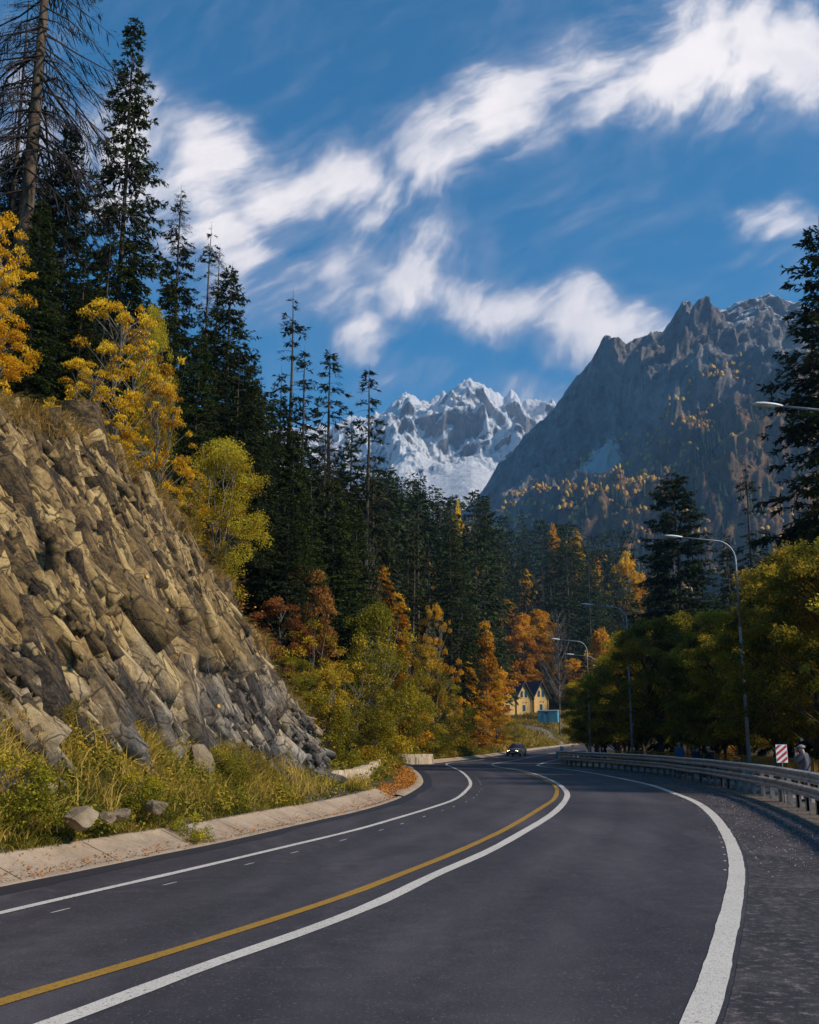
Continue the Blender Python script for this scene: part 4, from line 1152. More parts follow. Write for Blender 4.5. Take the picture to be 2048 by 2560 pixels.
def broadleaf_mesh(seed, H, R, base=.25, clumps=110, leaves=130, ls=.11, lw=.07, flat=.35, clr=.55, stems=3, mat='gold', bark='bark_grey',
                   shape='egg', limbs=None, spread=.25, tr=.10, ragged=.2):
    r = np.random.default_rng(seed)
    # clump centres fill an uneven envelope, more near its skin
    n = clumps * 3
    a = r.uniform(0, 2 * np.pi, n); q = r.uniform(0, 1, n) ** .45; zz = r.uniform(0, 1, n)
    if shape == 'egg': prof = np.sin(np.pi * np.clip(zz * .86 + .10, 0, 1)) ** .7
    elif shape == 'cone': prof = (1 - zz) ** .75 * .95 + .07
    elif shape == 'dome': prof = np.sqrt(np.clip(1 - (zz - .30) ** 2 / .52, 0, 1))
    else: prof = np.ones(n)
    lump = 1 + ragged * fbm(np.cos(a) * 1.6 + seed, np.sin(a) * 1.6, zz * 4, oct=3, seed=seed) * 2
    rad = R * prof * q * lump
    C = np.stack([np.cos(a) * rad, np.sin(a) * rad, H * (base + (1 - base) * zz)], 1)
    void = vnoise(C[:, 0] * .9 / max(clr, .3), C[:, 1] * .9 / max(clr, .3), C[:, 2] * .9 / max(clr, .3), seed)
    C = C[np.argsort(-void)][:clumps]
    m = len(C); cr_ = clr * r.uniform(.55, 1.3, m)
    nl = np.maximum(8, (leaves * (cr_ / clr) ** 1.6)).astype(int); ic = np.repeat(np.arange(m), nl); k = len(ic)
    g = unit(r.normal(0, 1, (k, 3))) * (r.uniform(0, 1, k) ** .5)[:, None]
    out_ = unit(C * np.array([1, 1, 0]) + 1e-4)
    p = C[ic] + g * cr_[ic][:, None] * np.array([1, 1, flat]) + out_[ic] * (g[:, :1] * 0)
    p[:, 2] -= .25 * cr_[ic] * (np.hypot(g[:, 0], g[:, 1])) ** 2
    d = unit(r.normal(0, .6, (k, 3)) + out_[ic] * .5 + np.array([0, 0, -.35])); sd = unit(np.cross(d, r.normal(0, .5, (k, 3)) + np.array([0, 0, .7])))
    V, Fq = cards(p, d, sd, ls * r.uniform(.6, 1.3, k), lw * r.uniform(.7, 1.25, k))
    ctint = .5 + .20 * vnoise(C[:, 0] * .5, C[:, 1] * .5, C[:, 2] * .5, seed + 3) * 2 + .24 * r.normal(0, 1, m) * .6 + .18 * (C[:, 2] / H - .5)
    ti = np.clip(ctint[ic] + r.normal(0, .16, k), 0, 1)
    parts = [(V, Fq, 0, ti)]
    # limbs
    tp = []
    for s_ in range(stems):
        az = 2 * np.pi * s_ / stems + r.uniform(-.4, .4); top = np.array([math.cos(az), math.sin(az), 0]) * R * spread * r.uniform(.5, 1.2) * (stems > 1)
        ts_ = np.linspace(0, 1, 9); bx = r.normal(0, .04 * R, (9, 3)); bx[0] = 0
        path = ts_[:, None] ** 1.3 * top + np.array([0, 0, 1]) * (ts_ * H * .93)[:, None] + bx
        path[0] = np.array([math.cos(az), math.sin(az), 0]) * .12 * (stems > 1); path[0, 2] = -.6
        tp.append((path, tr * (1.05 - ts_) ** .8 + .008))
    tv = [(*np_tube(pa, ra, 7), 0, None) for pa, ra in tp]
    nli = min(m, limbs or 46); sel = r.choice(m, nli, False)
    for i_ in sel:
        c = C[i_]; pa, _ = tp[int(r.integers(len(tp)))]
        zt = max(.15, min(.9, (c[2] / H) - .22 * np.hypot(c[0], c[1]) / max(R, .1) - .05))
        s0 = np.array([np.interp(zt, np.linspace(0, 1, 9), pa[:, k_]) for k_ in range(3)])
        ts_ = np.linspace(0, 1, 5)[:, None]; md = (s0 + c) / 2 + np.array([0, 0, .08 * np.linalg.norm(c - s0)])
        path = (1 - ts_) ** 2 * s0 + 2 * ts_ * (1 - ts_) * md + ts_ ** 2 * c
        V, Fq = np_tube(path, np.linspace(tr * .38, .008, 5), 4); parts.append((V, Fq, 1, None))
    V, Fq, mi, ti = np_join(parts)
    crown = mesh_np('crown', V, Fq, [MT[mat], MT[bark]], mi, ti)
    V, Fq, mi, ti = np_join(tv)
    return crown, mesh_np('trunk', V, Fq, MT[bark], smooth=True)


def plant(name, meshes, loc, sc=(1, 1, 1), rz=0.0, label=None, group=None, cat='tree'):
    """a tree: an empty at the foot of its trunk with crown and trunk"""
    o = empty(name, loc, rz, label, cat, group); o.scale = sc
    for nm, me in zip(('crown', 'trunk'), meshes): link(nm, me, o)
    return o


def tz(x, y): return float(terrain(np.array([x]), np.array([y]))[0])


def by_top(name, meshes, H0, u, v, y, label=None, group=None, wide=1.0, rz=0.0, cat='tree', foot=None, dz=0.0):
    """stand a tree of mesh height H0 at distance y so that its top is at bearing u and elevation v"""
    top = PD(u, v, y); z0 = (tz(top.x, y) if foot is None else foot) + dz
    k = max(.2, (top.z - z0) / H0)
    return plant(name, meshes, (top.x, y, z0), (k * wide, k * wide, k), rz, label, group, cat)


# conifer stock (H = 30 unit trees)
CF = {}
CF['spruce_a'] = conifer_mesh(1, 30, 4.2, .10, 300, 15, 10, .30, .088, .55, -.25, .42, .38, 0.25, .72)
CF['spruce_b'] = conifer_mesh(2, 30, 4.6, .05, 360, 16, 9, .32, .095, .50, -.2, .35, .30, 0.0, .62)
CF['spruce_c'] = conifer_mesh(3, 30, 3.6, .16, 240, 13, 9, .32, .095, .5, -.35, .5, .42, 0.3, .8)
CF['fir_a'] = conifer_mesh(4, 30, 5.2, .06, 330, 15, 9, .34, .11, .42, -.1, .22, .25, 0, .55, mat='needle_fir', lay=34)
CF['fir_b'] = conifer_mesh(5, 30, 5.0, .22, 260, 14, 9, .34, .11, .40, -.15, .25, .30, .2, .5, mat='needle_fir', lay=26)
CF['thin'] = conifer_mesh(6, 30, 2.3, .25, 170, 9, 8, .30, .088, .3, -.55, .55, .5, .42, .75, tr=.24, bare=.15)
CF['thin_b'] = conifer_mesh(16, 30, 3.0, .30, 150, 10, 9, .32, .08, .2, -.6, .6, .45, .35, .85, tr=.26, bare=.1)
CF['deadtop'] = conifer_mesh(7, 30, 3.6, .08, 260, 14, 9, .32, .095, .35, -.3, .38, .4, .1, .62, deadtop=.22, bare=.05)
CF['dead'] = conifer_mesh(8, 30, 4.2, .30, 190, 26, 1, .3, .05, -.05, -.45, .55, .45, .1, .5, bare=1.0, bark='bark_red', stickw=.045, tr=.42)
CF['dead_b'] = conifer_mesh(9, 30, 3.8, .25, 120, 14, 1, .3, .05, -.1, -.5, .5, .5, .1, .6, bare=1.0, bark='bark', stickw=.05, tr=.26)
CF['brown'] = conifer_mesh(10, 30, 3.6, .12, 200, 12, 5, .34, .05, .1, -.5, .6, .4, .1, .7, mat='needle_brown', bare=.5)
CF['far_a'] = conifer_mesh(11, 30, 3.7, .10, 130, 10, 4, .62, .22, .5, -.2, .3, .32, .1, .62, stickw=.05, mat='needle_fir')
CF['far_b'] = conifer_mesh(12, 30, 4.4, .18, 110, 10, 4, .70, .26, .45, -.1, .25, .35, .2, .50, stickw=.05, mat='needle_fir', lay=22)
CF['far_c'] = conifer_mesh(13, 30, 3.2, .30, 100, 9, 4, .62, .22, .45, -.3, .35, .45, .3, .75, stickw=.05)
CF['far_d'] = conifer_mesh(14, 30, 5.0, .12, 130, 10, 4, .75, .28, .40, -.1, .22, .28, .1, .42, stickw=.05)
BL = {}
BL['gold_big'] = broadleaf_mesh(21, 10, 4.2, .08, 130, 150, .16, .10, .28, .68, 2, 'gold', shape='egg', limbs=90, ragged=.35)
BL['orange_beech'] = broadleaf_mesh(22, 8, 4.6, .05, 105, 125, .17, .095, .20, .62, 3, 'orange', 'bark_grey', 'dome', limbs=110, spread=.5, ragged=.45)
BL['lime_birch'] = broadleaf_mesh(23, 8, 2.6, .03, 210, 150, .10, .065, .7, .55, 5, 'lime', 'bark_grey', 'egg', limbs=60, spread=.5, tr=.05, ragged=.15)
BL['rust'] = broadleaf_mesh(24, 8, 2.8, .1, 110, 130, .17, .11, .35, .65, 2, 'rust', 'bark_grey', 'egg', ragged=.3)
BL['olive_a'] = broadleaf_mesh(25, 8, 3.0, .02, 210, 150, .13, .08, .8, .60, 5, 'olive', 'bark_grey', 'egg', spread=.5, tr=.06, ragged=.25)
BL['olive_b'] = broadleaf_mesh(26, 8, 2.6, .02, 200, 150, .13, .08, .8, .55, 4, 'olive', 'bark_grey', 'cone', spread=.4, tr=.06, ragged=.25)
BL['olive_y'] = broadleaf_mesh(35, 8, 3.0, .02, 170, 120, .15, .09, .5, .60, 4, 'olivey', 'bark_grey', 'egg', spread=.5, tr=.06, ragged=.35)
BL['gold_tall'] = broadleaf_mesh(36, 20, 3.4, .55, 60, 60, .5, .3, .5, 1.0, 1, 'gold', 'bark_grey', 'egg', tr=.2, ragged=.6)
BL['green_a'] = broadleaf_mesh(27, 10, 3.5, .24, 190, 230, .15, .09, .55, .62, 2, 'green', 'bark', 'egg', limbs=80, spread=.35, tr=.13, ragged=.3)
BL['green_c'] = broadleaf_mesh(38, 10, 3.2, .26, 170, 200, .15, .09, .5, .60, 2, 'olivey', 'bark', 'egg', limbs=80, spread=.35, tr=.11, ragged=.5)
BL['green_b'] = broadleaf_mesh(28, 10, 3.8, .22, 200, 230, .15, .09, .55, .66, 3, 'green', 'bark', 'dome', limbs=80, spread=.4, tr=.11, ragged=.3)
BL['gold_cone'] = broadleaf_mesh(29, 12, 2.7, .06, 180, 110, .26, .16, .45, .70, 1, 'orange', 'bark_grey', 'cone', tr=.12, ragged=.3)
BL['gold_far'] = broadleaf_mesh(30, 10, 3.2, .12, 130, 80, .34, .20, .40, .85, 1, 'gold', 'bark_grey', 'egg', tr=.12, ragged=.4)
BL['shrub_gold'] = broadleaf_mesh(31, 1.6, 1.1, .02, 70, 80, .055, .035, .8, .28, 5, 'shrubl', 'bark_grey', 'dome', spread=.6, tr=.012, ragged=.3)
BL['shrub_olive'] = broadleaf_mesh(32, 1.6, 1.2, .02, 80, 110, .07, .05, .8, .30, 5, 'olive', 'bark_grey', 'dome', spread=.6, tr=.012, ragged=.3)
def bare_tree(seed, H, R):
    r = np.random.default_rng(seed); tv = []; z_ = np.linspace(0, 1, 8)
    V, Fq = np_tube(np.stack([z_ * .3, z_ * 0, z_ * H], 1), .12 * (1.05 - z_), 6); tv.append((V, Fq, 0, None)); bv = []
    for i in range(70):
        t0 = r.uniform(.2, .95); az = r.uniform(0, 6.28); l = R * (1.1 - t0) ** .6 * r.uniform(.5, 1.1); q = np.linspace(0, 1, 6)
        d = np.array([math.cos(az), math.sin(az), .9]); pa = np.array([t0 * .3, 0, t0 * H]) + (q * l)[:, None] * d + r.normal(0, .06, (6, 3)) * q[:, None]
        V, Fq = np_tube(pa, .035 * (1.1 - q), 4); bv.append((V, Fq, 0, None))
        for j in range(5):
            s = r.uniform(.3, 1); b0 = np.array([np.interp(s, q, pa[:, k]) for k in range(3)]); dd = unit(d + r.normal(0, .6, 3)); V, Fq = np_tube(np.stack([b0, b0 + dd * l * .2, b0 + dd * l * .4 + np.array([0, 0, .1])]), [.015, .012, .006], 3); bv.append((V, Fq, 0, None))
    a = np_join(bv); b = np_join(tv)
    return mesh_np('branches', a[0], a[1], MT['bark_grey']), mesh_np('trunk', b[0], b[1], MT['bark_grey'], smooth=True)
BL['bare'] = bare_tree(3, 10, 3.2)
print('stock ok')

# ------------------------------------------------------------------ the trees one can tell apart (bearing, top elevation in display px, distance)
TREES = [
    ('pine_tree', 'dead', 132, -420, 45, 1.0, 'tall dead conifer with bare reddish trunk and bare drooping branches, cut by the top edge'),
    ('pine_tree', 'dead_b', 72, -60, 52, .95, 'thinner dead conifer with bare drooping twigs just behind the bare reddish trunk'),
    ('spruce_tree', 'spruce_a', 285, 38, 50, .82, 'tallest dark spruce with a pointed crown and visible grey trunk, left of the clouds'),
    ('spruce_tree', 'spruce_b', 150, 262, 46, 1.0, 'dense dark spruce between the bare reddish trunk and the tallest spruce'),
    ('spruce_tree', 'fir_a', 28, 318, 54, .95, 'dense dark fir behind the bare reddish trunk at the left edge'),
    ('spruce_tree', 'spruce_c', 100, 330, 60, 1.1, 'dark spruce filling the gap behind the bare reddish trunk'),
    ('spruce_tree', 'spruce_b', 90, 420, 40, 1.0, 'broad dark spruce standing behind the golden tree at the left edge'),
    ('spruce_tree', 'thin_b', 235, 478, 44, 1.15, 'slim young spruce in front of the foot of the tallest spruce'),
    ('spruce_tree', 'spruce_b', 262, 560, 52, 1.0, 'dark spruce thicket below the tallest spruce, behind the orange beech'),
    ('spruce_tree', 'spruce_c', 180, 560, 41, 1.2, 'dark spruce standing right behind the orange beech, left side'),
    ('spruce_tree', 'deadtop', 382, 396, 58, .95, 'spruce with a bare forked dead top next right of the tallest spruce'),
    ('spruce_tree', 'spruce_b', 360, 600, 56, .9, 'dark spruce at the foot of the spruce with the forked dead top'),
    ('spruce_tree', 'thin', 447, 474, 66, 1.15, 'narrow half bare spruce between the forked dead top and the broad spruce'),
    ('spruce_tree', 'brown', 462, 520, 70, .9, 'brownish withered spruce behind the broad dark spruce'),
    ('spruce_tree', 'spruce_b', 486, 560, 61, 1.0, 'broad dark spruce with a long bare trunk low down, above the lime birch'),
    ('spruce_tree', 'spruce_b', 425, 700, 52, .95, 'dark spruce between the orange beech and the lime birch'),
    ('spruce_tree', 'spruce_a', 535, 760, 64, .9, 'dark spruce sloping in just right of the broad spruce'),
    ('spruce_tree', 'fir_a', 330, 690, 44, 1.0, 'dark fir behind the right side of the orange beech'),
    ('spruce_tree', 'thin', 616, 618, 86, 1.35, 'tall thin spruce with sparse crown, tallest of the group at the snow mountain'),
    ('spruce_tree', 'thin_b', 641, 738, 84, 1.25, 'sparse spruce right beside the tall thin spruce'),
    ('spruce_tree', 'spruce_c', 592, 775, 82, .95, 'lower spruce left of the tall thin spruce'),
    ('spruce_tree', 'thin_b', 696, 740, 80, 1.45, 'spruce with drooping branches between the tall thin spruce and the snow mountain'),
    ('spruce_tree', 'thin_b', 777, 777, 78, 1.35, 'lone drooping spruce standing in front of the snow mountain'),
    ('spruce_tree', 'brown', 690, 905, 76, 1.2, 'withered brown spruce below the drooping spruces'),
    ('spruce_tree', 'brown', 790, 960, 74, 1.1, 'withered brown spruce right under the lone drooping spruce'),
    ('spruce_tree', 'spruce_c', 740, 880, 92, 1.0, 'small dark spruce between the two drooping spruces'),
    ('spruce_tree', 'spruce_b', 565, 840, 66, 1.0, 'dense dark spruce above the rust coloured maple'),
    ('spruce_tree', 'spruce_b', 618, 905, 64, 1.05, 'dense dark spruce behind the rust coloured maple'),
    ('spruce_tree', 'fir_a', 560, 985, 52, .95, 'dark fir just right of the lime birch'),
    ('spruce_tree', 'fir_a', 610, 1040, 50, .85, 'low dark fir at the rust coloured maple, right of the lime birch'),
    ('spruce_tree', 'spruce_b', 700, 1010, 62, 1.15, 'broad black green spruce above the olive thicket'),
    ('spruce_tree', 'spruce_b', 750, 1060, 68, 1.05, 'broad black green spruce left of the orange bush'),
    ('spruce_tree', 'far_c', 872, 1110, 105, 1.1, 'spruce with a long bare trunk rising over the orange bushes'),
    ('spruce_tree', 'spruce_c', 948, 1095, 98, 1.2, 'tall spruce with a long bare trunk left of the golden larch'),
    ('spruce_tree', 'fir_a', 985, 1290, 96, .8, 'dark fir touching the left side of the golden larch'),
    ('fir_tree', 'fir_a', 1415, 998, 104, 1.25, 'layered dark fir standing alone behind the hedge, left of two street lamps'),
    ('fir_tree', 'fir_a', 1392, 1150, 108, .8, 'low fir joined to the left foot of the lone layered fir'),
    ('fir_tree', 'thin_b', 1452, 1180, 106, 1.3, 'half bare spruce at the right foot of the lone layered fir'),
    ('fir_tree', 'spruce_c', 1527, 1113, 118, .95, 'spruce directly behind the lamp head between the lone fir and the thin snag'),
    ('fir_tree', 'thin', 1568, 968, 124, 1.5, 'thin ragged snag with stubby branches behind the hedge'),
    ('fir_tree', 'spruce_b', 1722, 470, 68, 1.15, 'huge dark fir cut by the right edge above the hedge'),
    ('fir_tree', 'spruce_a', 1765, 700, 60, 1.2, 'dark fir just beyond the right edge beside the huge fir'),
]
rnd = random.Random(11)
for nm, key, u, v, y, wide, lab in TREES:
    foot = None
    while u < 1300 and y < 420 and float(xleft(y)) - PD(u, v, y).x < 3.2: y += 2
    if u > 1300: foot = -1.5
    by_top(nm, CF[key], 29.6, u, v, y, lab, None, wide, rnd.uniform(0, 6.28), foot=foot)

BTREES = [      # stock, bearing, top (display px), distance, width px, label
    ('gold_big', -10, 478, 33, 190, 'golden yellow beech at the left edge on top of the cliff'),
    ('gold_big', -60, 620, 29, 210, 'lower golden beech on the cliff top, mostly beyond the left edge'),
    ('orange_beech', 262, 648, 34, 200, 'orange beech with spreading tiers of leaves on top of the cliff'),
    ('orange_beech', 345, 800, 31.5, 120, 'lower orange beech leaning out over the right end of the cliff top'),
    ('orange_beech', 190, 770, 30, 150, 'small orange beech above the grass of the cliff top'),
    ('lime_birch', 325, 664, 41, 90, 'yellow green birch behind the orange beech'),
    ('lime_birch', 474, 934, 34.6, 165, 'rounded lime yellow birch at the cliff edge'),
    ('orange_beech', 408, 990, 37, 95, 'orange bush half hidden behind the lime yellow birch'),
    ('rust', 645, 1196, 52, 105, 'rust red maple in front of the dark spruces'),
    ('rust', 590, 1265, 49, 95, 'rust brown maple left of the rust red maple'),
    ('gold_cone', 808, 1205, 84, 75, 'tall orange larch between the broad spruces and the olive thicket'),
    ('gold_cone', 832, 1260, 80, 80, 'orange larch just right of the tall orange larch'),
    ('orange_beech', 912, 1280, 96, 75, 'golden round tree beside the spruce with the long bare trunk'),
    ('orange_beech', 715, 1302, 68, 80, 'orange crown above the left end of the olive thicket'),
    ('olive_y', 655, 1318, 50, 110, 'yellowish olive tree next to the cliff end'),
    ('olive_a', 615, 1430, 43, 90, 'low olive green bush at the foot of the cliff end'),
    ('olive_b', 690, 1420, 46, 90, 'low olive bush behind the curved concrete wall'),
    ('olive_a', 790, 1292, 60, 130, 'tallest olive green tree in the middle of the thicket'),
    ('olive_a', 745, 1405, 54, 120, 'dark olive bush in front of the tallest olive tree'),
    ('olive_y', 862, 1345, 66, 70, 'narrow yellow olive tree right of the tallest olive tree'),
    ('olive_b', 905, 1372, 72, 90, 'pointed olive tree above the straight concrete wall'),
    ('olive_a', 940, 1440, 80, 70, 'low olive bush at the right end of the thicket'),
    ('olive_a', 820, 1440, 66, 100, 'low olive bush behind the gap of the two concrete walls'),
    ('olive_b', 880, 1470, 84, 90, 'low dark olive bush above the kerb beyond the walls'),
    ('gold_cone', 1020, 1318, 122, 62, 'golden larch left of the timber houses'),
    ('gold_cone', 1040, 1400, 150, 36, 'golden larch touching the left timber house'),
    ('gold_cone', 985, 1400, 112, 60, 'shorter golden larch left of the big golden larch'),
    ('olive_y', 965, 1500, 100, 60, 'amber bush by the kerb left of the road sign'),
    ('orange_beech', 1008, 1490, 118, 60, 'orange bush behind the road sign'),
    ('olive_y', 1045, 1500, 150, 45, 'yellow olive bush beyond the road sign'),
    ('olive_a', 1078, 1524, 170, 36, 'low olive bush on the bank beyond the car'),
    ('gold_far', 1060, 1265, 315, 60, 'yellow tree above the timber houses, left one'),
    ('gold_far', 1098, 1300, 300, 60, 'yellow tree above the timber houses, right one'),
    ('gold_far', 1135, 1290, 310, 60, 'gold tree under the dark firs left of the grey bare tree'),
    ('gold_far', 1205, 1392, 296, 60, 'gold tree right behind the blue trailer'),
    ('gold_far', 1225, 1430, 290, 50, 'low gold tree between the blue trailer and the hedge'),
    ('gold_far', 1262, 1335, 200, 50, 'gold tree between the third street lamp and the hedge'),
    ('gold_tall', 1322, 1170, 330, 48, 'bright yellow tree among the dark firs beside the lone layered fir'),
    ('gold_tall', 1210, 1124, 360, 34, 'bright yellow tree high among the dark hazy firs'),
    ('gold_tall', 1163, 1112, 380, 24, 'small yellow tree high among the hazy firs, left of the bright one'),
    ('gold_tall', 965, 1062, 300, 18, 'tiny yellow tree on the wooded ridge under the snow mountain'),
    ('gold_tall', 1105, 1205, 330, 26, 'small gold tree in the dark valley woods above the left timber house'),
    ('gold_tall', 1010, 1180, 270, 22, 'small gold tree in the valley woods above the golden larch'),
    ('gold_tall', 905, 1190, 200, 26, 'small gold tree in the woods above the round golden tree'),
    ('gold_tall', 1255, 1180, 360, 26, 'small gold tree between the bright yellow trees of the valley woods'),
    ('gold_tall', 1340, 1215, 300, 30, 'gold tree low at the left side of the lone layered fir'),
    ('bare', 1172, 1290, 225, 60, 'grey leafless tree above the blue trailer'),
    ('bare', 770, 1150, 74, 70, 'grey brown leafless tree beside the broad black green spruce'),
]
RAD = {'gold_big': 4.2, 'orange_beech': 4.6, 'lime_birch': 2.6, 'rust': 2.8, 'olive_a': 3.0, 'olive_y': 3.0, 'olive_b': 2.6, 'gold_cone': 2.7, 'gold_far': 3.2, 'gold_tall': 3.4, 'bare': 3.2}
HGT = {'gold_big': 9.6, 'orange_beech': 7.8, 'lime_birch': 7.8, 'rust': 7.8, 'olive_a': 7.8, 'olive_y': 7.8, 'olive_b': 7.8, 'gold_cone': 11.8, 'gold_far': 9.8, 'gold_tall': 19.6, 'bare': 9.9}
for key, u, v, y, wpx, lab in BTREES:
    me = BL[key]; rr_ = wpx / 2 / 2177 * y
    while y < 420 and float(xleft(y)) - PD(u, v, y).x < 1.5 + .55 * rr_: y += 2; rr_ = wpx / 2 / 2177 * y
    top = PD(u, v, y); z0 = tz(top.x, y)
    k = max(.28, (top.z - z0) / HGT[key]); w_ = wpx / 2 / 2177 * y * (1.25 if key in ('lime_birch', 'gold_big', 'gold_tall') else 1.7 if key.startswith('olive') else 1.45) / RAD[key]
    nm = {'lime_birch': 'birch_tree', 'gold_cone': 'larch_tree', 'gold_big': 'beech_tree', 'orange_beech': 'beech_tree', 'rust': 'maple_tree', 'olive_a': 'bush', 'olive_b': 'bush', 'olive_y': 'bush', 'gold_far': 'yellow_tree', 'gold_tall': 'yellow_tree', 'bare': 'bare_tree'}[key]
    plant(nm, me, (top.x, y, z0), (w_, w_, k), rnd.uniform(0, 6.28), lab, None, 'bush' if nm == 'bush' else 'tree')

# hedge of trees behind the footpath
rh = random.Random(5); hi_ = 0
HTOP = [(1150, 1520), (1230, 1448), (1290, 1395), (1340, 1338), (1400, 1305), (1450, 1318), (1500, 1312), (1560, 1262), (1610, 1222), (1660, 1200), (1725, 1168), (1900, 1120)]
hs_ = np.concatenate([[0], np.cumsum(np.linalg.norm(np.diff(gr, axis=0), axis=1))])
WHERE = ['the left end of the hedge', 'the dip of the hedge', 'the third street lamp', 'the hedge below the lone layered fir', 'the hedge between two lamp posts', 'the second street lamp', 'the person in blue', 'the seated people', 'the striped board', 'the photographer']
LAMP_U = []
for row, (off, y0_, y1_, stp) in enumerate(((5.3, 27, 84, 4.4), (9.6, 30, 100, 5.6))):
    y = y0_
    while y < y1_:
        x = float(np.interp(y, gr_far[:, 1], gr_far[:, 0])) + off + rh.uniform(-.7, .7)
        u = (862 + x / (y * CP + .0) * 2177 * .99)
        if 1150 < u < 2000:
            vt = np.interp(u, [a for a, b in HTOP], [b for a, b in HTOP]) + rh.uniform(-22, 48) + (16 if row == 0 else 0)
            top = PD(u, vt, y); H_ = max(4.5, min(12.5, top.z + .1)); k = H_ / 9.8
            me = BL[rh.choice(['green_a', 'green_b', 'green_a', 'green_b', 'green_c'])]; w_ = k * rh.uniform(.85, 1.1)
            near = 'behind the photographer' if u > 1600 else ('between two lamp poles' if u > 1450 else ('under the lone layered fir' if u > 1330 else 'at its far end'))
            rowt = ('front row', 'second row', 'back row')[row]
            plant('hedge_tree', me, (x, y, float(zroad(y)) - .05), (w_, w_, k), rh.uniform(0, 6.28), 'olive tree in the %s of the roadside row, %s' % (rowt, near), 'dark green trees in a row along the footpath')
            hi_ += 1
        y += stp * (1 + y / 200) * rh.uniform(.85, 1.15)
for i, (u, y) in enumerate(((1236, 128), (1252, 118), (1268, 110), (1290, 103), (1312, 98), (1262, 134), (1300, 118), (1335, 96))):
    vt = np.interp(u, [a for a, b in HTOP], [b for a, b in HTOP]) + rh.uniform(-8, 22); top = PD(u, vt, y); k = (top.z + .1) / 9.8
    plant('hedge_tree', BL[('green_a', 'green_b')[i % 2]], (top.x, y, float(zroad(y)) - .3), (k * 1.15, k * 1.15, k), i * 2.1, 'olive tree at the far left end of the roadside row, behind the guardrail end', 'dark green trees in a row along the footpath')
print('hedge', hi_)

for i, (off, y) in enumerate(((20, 33), (19, 42), (21, 52), (20, 62), (22, 74), (20, 88), (23, 47), (24, 68))):
    x = float(np.interp(y, gr_far[:, 1], gr_far[:, 0])) + off - 3
    plant('beech_tree', BL['orange_beech' if i % 2 else 'gold_big'], (x, y, -1.0), (.75, .75, .5), i * 1.7, 'golden tree glowing through the trunks behind the dark roadside row', 'golden trees behind the dark roadside row')

# hillside woods, thinned out behind what stands nearer
SKYL = [(-100, 620), (100, 560), (300, 640), (480, 700), (560, 850), (600, 900), (660, 960), (740, 975), (800, 985), (830, 968), (880, 975), (940, 1008), (990, 1015), (1030, 1022), (1062, 1075), (1100, 1062), (1160, 1066), (1200, 1070), (1240, 1092), (1290, 1078), (1350, 1110), (1420, 1150), (1500, 1180), (1600, 1230), (1725, 1250)]
rs = random.Random(23); placed = []; nfar = 0
def fill(n, ylo, yhi, ulo, uhi, keys, hlo, hhi, mind, vjit, labfn, group, name, stock, H0, wide=(.85, 1.2), vmin=None):
    c = 0
    for _ in range(n * 40):
        if c >= n: break
        y = ylo + (yhi - ylo) * rs.random() ** 1.2; u = rs.uniform(ulo, uhi); p = PD(u, 1400, y)
        if xleft(y) - p.x < 4.5 or (1030 < u < 1240 and y < 292) or (hlo >= 30 and tz(p.x, y) + hhi < PD(u, 1110 if u > 1060 else 1030, y).z): continue
        if any((p.x - a) ** 2 + (y - b) ** 2 < (mind * (1 + y / 250)) ** 2 for a, b in placed): continue
        z0 = tz(p.x, y); H_ = rs.uniform(hlo, hhi)
        vs = np.interp(u, [a for a, b in SKYL], [b for a, b in SKYL]) + rs.uniform(0, vjit)
        if vmin: vs = max(vs, vmin)
        zt = PD(u, vs, y).z
        if z0 + H_ > zt: H_ = zt - z0
        if H_ < hlo * .55: continue
        k = H_ / H0; w = rs.uniform(*wide)
        key = rs.choice(keys)
        plant(name, stock[key], (p.x, y, z0 - .2), (k * w, k * w, k), rs.uniform(0, 6.28), labfn(u, y), group(u, y) if callable(group) else group)
        placed.append((p.x, y)); c += 1
    return c
zone = lambda u: 'left flank above the cliff' if u < 560 else ('slope under the snow mountain' if u < 1060 else 'hollow under the grey mountain')
n1 = fill(34, 44, 100, -60, 900, ['spruce_b', 'spruce_c', 'fir_a', 'fir_b'], 16, 30, 3.6, 150, lambda u, y: 'dark spruce in the near woods on the %s' % zone(u), lambda u, y: 'near woods, %s' % zone(u), 'spruce_tree', CF, 29.6)
n2 = fill(76, 100, 230, 480, 1300, ['far_a', 'far_b', 'far_c', 'far_d'], 24, 40, 4.0, 130, lambda u, y: 'dark conifer in the middle woods on the %s' % zone(u), lambda u, y: 'middle woods, %s' % zone(u), 'spruce_tree', CF, 29.6)
n3b = fill(45, 240, 420, 1020, 1400, ['far_a', 'far_b', 'far_d'], 34, 48, 4.0, 45, lambda u, y: 'blue hazy conifer in the far woods in the %s' % zone(u), lambda u, y: 'far woods, %s' % zone(u), 'spruce_tree', CF, 29.6, (.9, 1.2))
n3c = fill(40, 190, 380, 790, 1070, ['far_a', 'far_b', 'far_d'], 30, 50, 4.0, 40, lambda u, y: 'blue hazy conifer in the far woods in the %s' % zone(u), lambda u, y: 'far woods, %s' % zone(u), 'spruce_tree', CF, 29.6, (.85, 1.1))
n3 = fill(120, 230, 470, 760, 1560, ['far_a', 'far_b', 'far_c', 'far_d'], 26, 44, 5.0, 150, lambda u, y: 'blue hazy conifer in the far woods in the %s' % zone(u), lambda u, y: 'far woods, %s' % zone(u), 'spruce_tree', CF, 29.6, (.9, 1.2))
n4 = fill(26, 110, 330, 820, 1330, ['gold_far'], 6, 12, 3.0, 50, lambda u, y: 'small yellow tree at the foot of the woods %s' % ('left of the timber houses' if u < 1050 else 'behind the timber houses'), lambda u, y: 'yellow trees %s' % ('left of the timber houses' if u < 1050 else 'behind the timber houses'), 'yellow_tree', BL, 9.8, (.9, 1.3), 1300)
